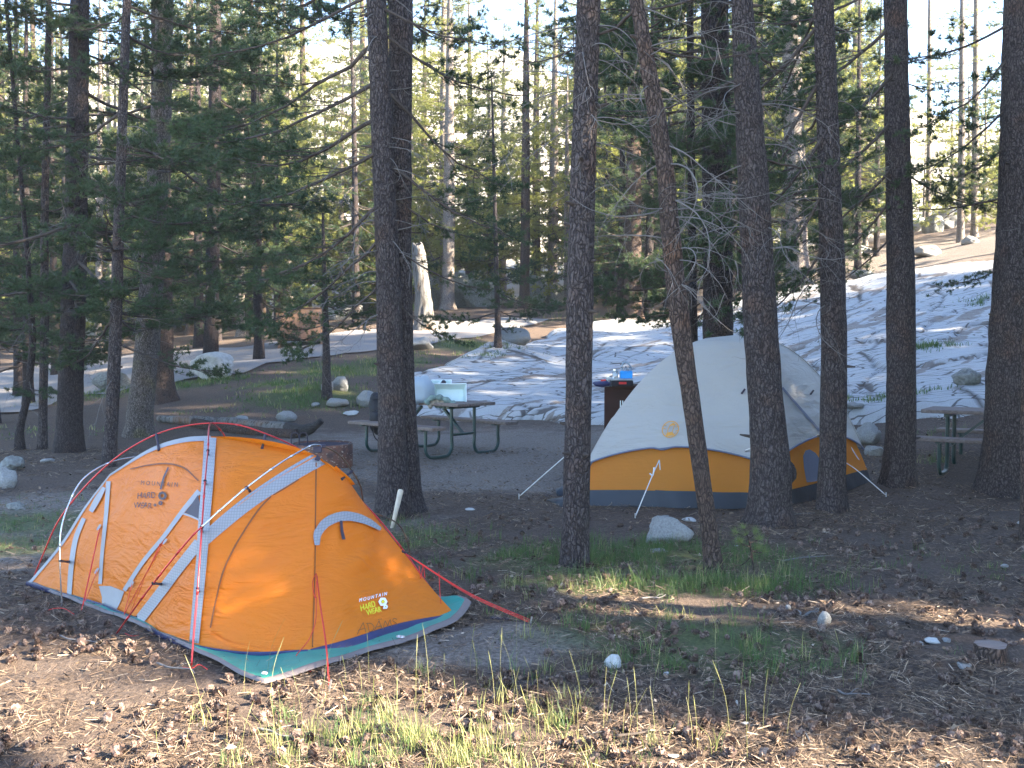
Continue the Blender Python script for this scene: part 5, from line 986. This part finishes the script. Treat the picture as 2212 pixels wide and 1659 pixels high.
ROCKS = [('boulder', 1447, 1172, 104, 54, 'pale speckled boulder in front of the dome tent beside the leaning pine', 1, 'boulder', .8), ('boulder', 452, 820, 94, 55, 'light jagged boulder at the road edge above the grass', 2, 'marble_white', .9), ('boulder', 232, 845, 70, 40, 'grey boulder by the road between the dark trunks', 3, 'boulder_grey', .9),
    ('rock', 705, 848, 30, 22, 'round stone left of the pair at the young pine foot', 4, 'boulder', 1), ('rock', 733, 846, 36, 30, 'larger upright stone right of the pair at the young pine foot', 5, 'boulder', .9), ('rock', 792, 880, 52, 34, 'blocky brown sided rock left of the twin pine', 6, 'boulder', 1), ('rock', 727, 880, 48, 16, 'flat pale slab rock left of the blocky one', 7, 'boulder', 1.2),
    ('rock', 614, 912, 46, 22, 'pale rock behind the middle of the fallen log', 8, 'boulder', 1), ('rock', 590, 940, 26, 12, 'small pale stone in front of the charred log end', 9, 'boulder', 1), ('rock', 680, 880, 20, 9, 'little pale stone left of the flat slab rock', 10, 'boulder', 1), ('rock', 755, 898, 34, 8, 'thin flat pale stone below the blocky rock', 11, 'marble_white', 1.4),
    ('rock', 517, 914, 34, 14, 'pale stone tucked behind the grey log', 12, 'boulder', 1), ('boulder', 16, 1018, 50, 32, 'upper grey rock at the left picture edge', 13, 'boulder_grey', .9), ('boulder', 8, 1055, 44, 44, 'lower grey rock at the left picture edge', 14, 'boulder', .9), ('rock', 96, 1000, 30, 9, 'flat pale stone right of the left edge rocks', 15, 'boulder', 1.2), ('rock', 30, 1103, 40, 18, 'dark pointed stone on the bare ground at left', 16, 'boulder_grey', .7),
    ('rock', 1325, 1442, 38, 26, 'small bright white stone in the centre foreground', 17, 'marble_white', 1), ('rock', 1783, 1352, 30, 32, 'upright pointed pale stone in the sunlit strip', 18, 'boulder', .8), ('rock', 1700, 1134, 16, 10, 'small pale stone at the foot of the burl pine', 19, 'marble_white', 1), ('rock', 1706, 1318, 16, 10, 'small stone left of the curled twig', 20, 'boulder', 1),
    ('rock', 1724, 1330, 22, 11, 'flat stone under the curled twig', 21, 'boulder', 1), ('rock', 1985, 1398, 26, 11, 'left pale stone of the row before the stump', 22, 'boulder', 1), ('rock', 2018, 1392, 34, 11, 'middle pale stone of the row before the stump', 23, 'marble_white', 1), ('rock', 2048, 1388, 20, 9, 'right pale stone of the row before the stump', 24, 'boulder', 1), ('rock', 2090, 1445, 30, 10, 'low pale stone in front of the stump', 25, 'boulder', 1),
    ('rock', 1590, 1527, 12, 14, 'tan upright pebble in the shaded foreground', 26, 'marble_white', 1), ('rock', 1440, 1460, 12, 8, 'tiny pale pebble right of the bright white stone', 27, 'marble_white', 1), ('rock', 1490, 1128, 30, 9, 'flat light stone between boulder and leaning pine', 28, 'marble_white', 1.2), ('rock', 1425, 1196, 40, 10, 'flat stone half hidden in the green grass', 29, 'boulder', 1),
    ('rock', 2172, 1227, 16, 8, 'small tan stone in the grass at right', 30, 'boulder', 1), ('rock', 2208, 1135, 14, 10, 'pale pebble at the far right edge', 31, 'marble_white', 1), ('boulder', 1885, 962, 56, 46, 'flat shaded rock behind the dark straight pine', 32, 'boulder', 1.4), ('rock', 1893, 985, 40, 20, 'low rock in front of the flat shaded one', 33, 'boulder', 1.2), ('rock', 1015, 1103, 22, 5, 'flat white stone on bare ground right of the twin pine', 34, 'marble_white', 1),
    ('boulder', 905, 757, 60, 28, 'rounded pale boulder in grass right of the twin pine', 35, 'boulder', 1), ('boulder', 1110, 742, 74, 36, 'low broad boulder beside the slender young pine', 36, 'boulder', .9), ('boulder', 2095, 832, 60, 34, 'brown shadowed ledge block at the right end of the slab', 38, 'boulder_grey', .8),
    ('rock', 1850, 890, 40, 12, 'thin pale ledge stone at the slab foot', 39, 'boulder', 1)]
for a in ROCKS: rock(a[0], a[1], a[2], a[3], a[4], a[5], 300+a[6], a[7], a[8], sub=4 if a[3] > 30 else 3)
for px, py, w, hh, Y, lab, sd, mt in ((985, 668, 120, 88, 50, 'large rounded grey boulder behind the pale sunlit trunk', 41, 'boulder_grey'), (1045, 668, 90, 60, 49, 'grey boulder behind the slender young pine', 42, 'boulder_grey'), (1157, 664, 52, 64, 48, 'rounded dark boulder at the clearing edge', 43, 'boulder_grey'), (1197, 664, 48, 46, 48.5, 'pointed dark boulder leaning beside the rounded one', 44, 'boulder_grey'), (622, 705, 80, 62, 38, 'tan sunlit boulder above the brown locker', 45, 'rock_tan'),
        (735, 700, 90, 40, 44, 'pale outcrop on the slope behind the young pine', 46, 'boulder'), (2018, 525, 44, 40, 52, 'dark boulder on the ridge right of the dark straight pine', 47, 'boulder_grey'), (2050, 515, 60, 50, 55, 'bright boulder on the ridge beyond the dark one', 48, 'boulder'), (1975, 520, 90, 40, 58, 'sunlit pale outcrop on the ridge', 49, 'marble_white'), (1850, 560, 90, 24, 47, 'low sunlit rock shelf left of the dark straight pine', 50, 'boulder'), (1868, 588, 60, 22, 37, 'low grey rock between the slim and the dark straight pine above the slab', 56, 'boulder_grey'), (2010, 556, 70, 22, 40, 'low grey rock on the rise above the right end of the slab', 57, 'boulder'), (2100, 548, 40, 18, 41, 'small rock at the foot of the thin distant trunk', 58, 'boulder'), (1660, 618, 60, 22, 38, 'low mossy rock left of the big pale trunk', 59, 'boulder_grey'), (780, 660, 110, 60, 60, 'distant pale boulder on the far slope', 51, 'boulder'), (60, 770, 80, 40, 48, 'sunlit boulder beyond the left thin pines', 52, 'rock_tan'), (205, 740, 70, 60, 50, 'bright boulder beyond the thick dark pine', 53, 'marble_white')):
    rock('boulder', px, py, w, hh, lab, 300+sd, mt, .8, Y)
# stump, stake, twig, sapling, bits
sp0 = G(2139, 1423); V, F, _, _ = trunk_mesh([sp0-[0, 0, .05], sp0+[0, 0, .03], sp0+[0, 0, .075]], [.085, .075, .072], 20, .1, .2, 3, .02); o = thing('tree_stump', sp0, 'small sawn tree stump in the right foreground', 'stump'); mesh_obj('stump_side', V, F, M['bark_cinnamon'], o, smooth=True)
tp_ = V[-20:]; mesh_obj('cut_face', np.vstack([[tp_.mean(0)+[0, 0, .004]], tp_]), [(0, 1+i, 1+(i+1) % 20) for i in range(20)], M['planks'], o)
plain('fresh_wood', (.52, .44, .33), .7, .15, 10, 0, .2)
a_ = P(846, 1146, 8.75); a_[2] = h(a_[0], a_[1])-.02; b_ = P(866, 1058, 8.9); mb = MB(); mb.tube(np.array([a_, a_+(b_-a_)*.5, b_-(b_-a_)*.03, b_]), [.016, .021, .026, .020], 12); tag(mb.obj('wooden_stake', M['fresh_wood'], None, smooth=True, loc=a_), 'pale wooden stake leaning at the foot of the twin pine', 'stake')
def stick(px0, py0, px1, py1, r, lab, bend=.02, seed=1, mat='dead_wood'):
    a = gz(px0, py0, r*.7); b = gz(px1, py1, r*.7); g_ = np.random.default_rng(seed); s = spline(np.array([a, a*.6+b*.4+[g_.normal(0, bend), g_.normal(0, bend), .01], a*.3+b*.7+[g_.normal(0, bend), g_.normal(0, bend), .01], b]), 14); s[:, 2] = H(s[:, 0], s[:, 1])+r+.012; mb = MB(); mb.tube(s, np.linspace(r, r*.4, 14), 6)
    mb.tube(np.array([s[6], s[6]+[.03, .02, .015], s[6]+[.06, .05, .01]]), [r*.5, r*.35, r*.2], 4); return tag(mb.obj('stick', M[mat], None, smooth=True, loc=s[7]), lab, 'stick')
stick(1740, 1336, 1768, 1322, .008, 'curled bare twig beside the upright pointed stone'); stick(1385, 1299, 1438, 1291, .007, 'pale straight stick below the green grass', seed=2); stick(1100, 1328, 1160, 1332, .006, 'dark stick at the end of the red guyline', seed=3, mat='twig_wood'); stick(340, 1440, 420, 1462, .006, 'thin stick left of the teal groundsheet corner', seed=4)
stick(1660, 1120, 1760, 1112, .008, 'grey stick at the foot of the slim pine', seed=5); stick(1690, 1217, 1800, 1205, .007, 'thin grey stick on the needles right of the sapling', seed=6); stick(545, 1583, 640, 1600, .007, 'dry stick in the sunlit foreground', seed=7); stick(1810, 1500, 1880, 1508, .006, 'short stick in the shaded right foreground', seed=8); stick(1330, 1600, 1470, 1588, .007, 'brown stick near the bottom edge', seed=9, mat='twig_wood'); stick(130, 1380, 210, 1395, .006, 'thin grey stick in front of the left tent poles', seed=10)
b = G(1628, 1232); o = thing('pine_sapling', b, 'tiny young pine seedling with a few yellowish needle tufts right of the leaning pine', 'sapling'); mb = MB(); tips = []
main = spline(np.array([b-[0, 0, .02], P(1624, 1200, b[1]), P(1617, 1165, b[1]), P(1608, 1142, b[1])]), 12); mb.tube(main, np.linspace(.008, .004, 12), 6); tips.append((main[-1], unit(main[-1]-main[-3]))); tips.append((main[-3], unit(main[-1]-main[-3])))
for i, q in ((7, (1641, 1163)), (5, (1652, 1192)), (6, (1596, 1170)), (4, (1600, 1222)), (9, (1588, 1150)), (8, (1632, 1150)), (5, (1640, 1185))):
    e = P(q[0], q[1], b[1]+(.06 if i % 2 else -.05)); s = spline(np.array([main[i], (main[i]+e)/2+[0, 0, -.008], e]), 6); mb.tube(s, np.linspace(.005, .003, 6), 5)
    if q != (1600, 1222): tips += [(s[-1], unit(s[-1]-s[-2])+[0, 0, .5]), (s[-2], unit(s[-1]-s[-2])+[0, 0, .6])]
mb.obj('stem', M['bark_cinnamon'], o, smooth=True); nV = needles(np.array([t_[0] for t_ in tips]), unit(np.array([t_[1] for t_ in tips])), 46, .062, .0028, rng); M['needles_sap'] = None; foliage('needles_sap', (.12, .17, .06), (.2, .24, .08), (.3, .26, .1), (.3, .35, .1)); mesh_obj('needles', nV, ntri(nV), M['needles_sap'], o)
for px, py, r_, lab in ((2010, 1385, .02, 'scrap of white paper left of the stump'), (1591, 1182, .018, 'tiny white scrap beside the sapling'), (1455, 1640, .02, 'pale wood chip at the bottom edge'), (1610, 1568, .016, 'pale wood chip in the shaded foreground'), (500, 1620, .022, 'tan bark chip in the sunlit foreground')):
    p = gz(px, py, .012); V, F = rock_mesh((r_*2.2, r_*1.5, r_*.5), px, 2); tag(mesh_obj('wood_chip', V+p, F, M['marble_white'], None, loc=p), lab, 'scrap')
# ------------------------------------------------------------ grass
def grass_mesh(name, items, mat, lab):
    Vs = []; Fs = []; n0 = 0
    for (p, g_) in items:
        px, py, rx, ry, n, L, dry = g_; far = p[1] > 14; nc_ = max(2, int(n/(16 if g_[1] > 1330 else 9))); ci = rng.integers(0, nc_, n); q = (rng.normal(size=(nc_, 2))*[rx*.6, ry*.6])[ci]+rng.normal(size=(n, 2))*(.025 if not far else .08); csz = rng.uniform(.5, 1.25, nc_)[ci]; x = p[0]+q[:, 0]; y = p[1]+q[:, 1]
        csz_ = csz; cl = fbm(np.c_[x*3.1, y*3.1, x*0], 60, 2); kp = cl > -.25; x, y = x[kp], y[kp]; n = len(x)
        z = (HS(x, y) if far else H(x, y)); ln = (.66 if g_[1] > 1450 else .78)*L*rng.uniform(.35, 1.25, n)*csz_[kp]; az = rng.uniform(0, 6.28, n); ben = rng.uniform(.1, .75, n)*ln; w = (.0014 if not far else .005)*rng.uniform(.7, 1.4, n)
        dx, dy = np.cos(az), np.sin(az); px_, py_ = -dy*w, dx*w; b = np.c_[x, y, z-.01]
        def at(f, b2, ws): return np.c_[b[:, 0]+dx*b2-px_*ws, b[:, 1]+dy*b2-py_*ws, b[:, 2]+ln*f], np.c_[b[:, 0]+dx*b2+px_*ws, b[:, 1]+dy*b2+py_*ws, b[:, 2]+ln*f]
        a0, a1 = at(0, 0*ben, 1); b0, b1 = at(.5, ben*.28, .85); c0, c1 = at(.92, ben, .12)
        V = np.stack([a0, a1, b0, b1, c0, c1], 1).reshape(-1, 3); i = np.arange(n)*6+n0; Fs.append(np.concatenate([np.c_[i, i+1, i+3, i+2], np.c_[i+2, i+3, i+5, i+4]])); Vs.append(V); n0 += len(V)
    return mesh_obj(name, np.vstack(Vs), np.vstack(Fs), mat, None, label=lab, cat='grass', kind='stuff')
def grassmat(name, a, b, tr):
    t = NT(name, .5); gi = t.n('ShaderNodeNewGeometry'); c = t.ramp(gi.outputs['Random Per Island'], [(0, a), (.7, b), (1, tuple(v*1.2 for v in b))]); t.col(c); t.translucent(t.mix(c, tr, .4), .35); M[name] = t.m
grassmat('grass_green', (.04, .075, .025), (.09, .14, .05), (.15, .3, .04)); grassmat('grass_dry', (.12, .15, .04), (.30, .29, .12), (.3, .33, .1))
grass_mesh('grass', [(p, (g[0], g[1], g[2], g[3], int(g[4]*(.45 if g[1] > 1450 else 1.0)*(1-g[6])), g[5], 0)) for p, g in GR], M['grass_green'], 'fresh green grass growing in patches')
grass_mesh('dry_grass', [(p, (g[0], g[1], g[2]*1.05, g[3]*1.1, max(10, int(g[4]*.55*g[6])), g[5]*1.25, 0)) for p, g in GR], M['grass_dry'], 'dry yellow grass blades mixed into the turf')
# tall seeding stalks in the foreground
Vs = MB(); 
for k in range(90):
    px = rng.uniform(560, 1700) if k < 70 else rng.uniform(300, 2000); py = rng.uniform(1440, 1650); b = gz(px, py, -.01); L = rng.uniform(.10, .32); az = rng.uniform(0, 6.28); bn = rng.uniform(.02, .35)*L
    s = spline(np.array([b, b+[math.cos(az)*bn*.3, math.sin(az)*bn*.3, L*.55], b+[math.cos(az)*bn, math.sin(az)*bn, L]]), 7); Vs.tube(s, np.linspace(.0008, .0004, 7), 3)
    if rng.random() < .5: Vs.tube(s[-3:], [.0005, .0015, .0004], 4)
Vs.obj('grass_stalks', M['grass_dry'], None, label='tall thin seeding grass stalks in the foreground', cat='grass', kind='stuff')
# ------------------------------------------------------------ needle litter and cones
def litter(name, n, ymin, ymax, L, w, mat, lab, seed, xr=.56, vert=.22):
    r = np.random.default_rng(seed); u = r.random(n); y = ymin*(ymax/ymin)**u; x = (r.random(n)*2-1)*(y*xr+.4)
    dm = blob(x, y, DUST, .3); kp = (r.random(n) > dm*.65) & (fbm(np.c_[x*1.7, y*1.7, x*0], 5, 3)+r.random(n) > .25); x, y = x[kp], y[kp]; n = len(x)
    z = H(x, y)+.016*fbm(np.c_[x*7, y*7, x*0], 5, 4)*sstep(14, 8, y)*sstep(-8, -5, x)*sstep(8, 5, x)+r.uniform(.002, .016, n)
    az = r.uniform(0, 6.28, n); ln = L*r.uniform(.5, 1.3, n)*(1+.05*y); ww = w*r.uniform(.6, 1.5, n)*(1+.10*y); tl = r.normal(0, vert, n); d = np.c_[np.cos(az), np.sin(az), np.abs(tl)]*ln[:, None]/2; s = np.c_[-np.sin(az), np.cos(az), r.normal(0, .6, n)]*ww[:, None]/2
    p = np.c_[x, y, z]; up = np.c_[x*0, x*0, d[:, 2]]; d2 = d*[1, 1, 1]; V = np.stack([p-d2-s+up, p-d2+s+up, p+d2+s+up, p+d2-s+up], 1).reshape(-1, 3); i = np.arange(n)*4
    return mesh_obj(name, V, np.c_[i, i+1, i+2, i+3], mat, None, label=lab, cat='litter', kind='stuff')
t = NT('needle_litter', .8); gi = t.n('ShaderNodeNewGeometry'); t.col(t.ramp(gi.outputs['Random Per Island'], [(0, (.025, .018, .014)), (.35, (.07, .048, .034)), (.7, (.15, .10, .066)), (.92, (.26, .19, .13)), (1, (.36, .29, .22))])); M['litter'] = t.m
litter('needle_litter', 210000, 2.9, 15, .045, .0013, M['litter'], 'brown fallen pine needles covering the ground', 1)
litter('bark_flakes', 14000, 2.9, 15, .014, .008, M['litter'], 'small bark flakes and cone scales among the needles', 2, vert=.4)
t = NT('cone_scale', .75); gi = t.n('ShaderNodeNewGeometry'); t.col(t.ramp(gi.outputs['Random Per Island'], [(0, (.055, .033, .027)), (.5, (.12, .08, .064)), (1, (.21, .155, .125))])); M['cone'] = t.m
def cone_mesh(seed, rows=8, per=9, R0=.021, Lc=.046):
    r = np.random.default_rng(seed); V = []; F = []
    def q4(a, b, c, d): i = len(V); V.extend([a, b, c, d]); F.append((i, i+1, i+2, i+3))
    for j in range(rows):
        f = (j+.5)/rows; rad = R0*math.sin(math.pi*(.12+.80*f))**.8; z = (f-.5)*Lc; m = max(4, int(per*rad/R0))
        for k in range(m):
            a = 2*math.pi*(k+.5*(j % 2))/m+r.normal(0, .08); c, s = math.cos(a), math.sin(a); op = r.uniform(.55, 1.05); wd = R0*.42
            i0 = np.array([c*rad*.25, s*rad*.25, z-.002]); o1 = np.array([c*rad*op*1.15, s*rad*op*1.15, z+.009*(1-op)+.004]); sd = np.array([-s, c, 0])*wd
            q4(i0, (i0+o1)/2+sd*.9, o1+sd*.15, (i0+o1)/2-sd*.9+[0, 0, -.001])
    n0 = len(V); core, cf = tube([[0, 0, -Lc*.5], [0, 0, 0], [0, 0, Lc*.5]], [R0*.3, R0*.45, R0*.12], 6); V.extend(list(core)); F += [tuple(i+n0 for i in f) for f in cf]
    return np.array(V), F
CM = []
for k in range(4):
    V, F = cone_mesh(k, R0=(.020, .023, .018, .024)[k], Lc=(.048, .042, .052, .036)[k]); Rm = np.array(Matrix.Rotation(R((80, 35, 65, 100)[k]), 3, 'X')); me = bpy.data.meshes.new('pine_cone'); me.from_pydata([tuple(v) for v in V @ Rm.T], [], F); me.materials.append(M['cone']); CM.append(me)
out_poly = out[:-1, :2][::4]; r = np.random.default_rng(5); k = 0; pts = []
while len(pts) < 1200:
    u = r.random(); y = 3.0*(9/3.0)**u; x = (r.random()*2-1)*(y*.53+.1)
    if fbm(np.array([[x*1.1, y*1.1, 0.]]), 33, 2)[0]+r.random()*1.2 < .35: continue
    if blob(np.array([x]), np.array([y]), DUST, .3)[0] > .5 and r.random() < .85: continue
    if -3.3 < x < .0 and 4.5 < y < 7.6 and sdf(np.array([x]), np.array([y]), out_poly)[0] > -.06: continue
    pts.append((x, y))
pts.sort(key=lambda q: q[1]); LC = 'open brown pine cone lying in the needle litter of the foreground'
for (x, y) in pts[:290]:
    o = bpy.data.objects.new('pine_cone', CM[int(r.integers(0, 4))]); col.objects.link(o); o.location = (x, y, h(x, y)+.018); o.rotation_euler = (r.uniform(-.5, .5), r.uniform(-.5, .5), r.uniform(0, 6.28)); s = r.uniform(.6, 1.1); o.scale = (s, s, s); tag(o, LC, 'pine cone', 'pine cones in the foreground')
VV = []; FF = []; n0 = 0
base_m = [(np.array([v.co[:] for v in m.vertices]), [tuple(p.vertices) for p in m.polygons]) for m in CM]
for (x, y) in pts[290:]:
    V, F = base_m[int(r.integers(0, 4))]; a = r.uniform(0, 6.28); c, s = math.cos(a), math.sin(a); k = r.uniform(.75, 1.3); VV.append(V @ np.array([[c, -s, 0], [s, c, 0], [0, 0, 1]]).T*k+[x, y, h(x, y)+.017]); FF += [tuple(i+n0 for i in f) for f in F]; n0 += len(V)
mesh_obj('pine_cones', np.vstack(VV), FF, M['cone'], None, label='countless small pine cones scattered further back on the ground', cat='pine cones', kind='stuff')
# ------------------------------------------------------------ thin air volume added to imitate glare over the background
mb = MB(); mb.box((0, 60, 24), (240, 200, 58)); hz = mb.obj('glare_haze', None, None, kind='stuff', label='thin air volume added to imitate background glare', cat='glare_haze')
m = bpy.data.materials.new('glare_air'); m.use_nodes = True; nt = m.node_tree; nt.nodes.remove(nt.nodes['Principled BSDF']); pv = nt.nodes.new('ShaderNodeVolumePrincipled'); pv.inputs['Density'].default_value = .0006; pv.inputs['Color'].default_value = (.95, .97, 1, 1); pv.inputs['Anisotropy'].default_value = .2
nt.links.new(pv.outputs[0], nt.nodes['Material Output'].inputs['Volume']); hz.data.materials.append(m)
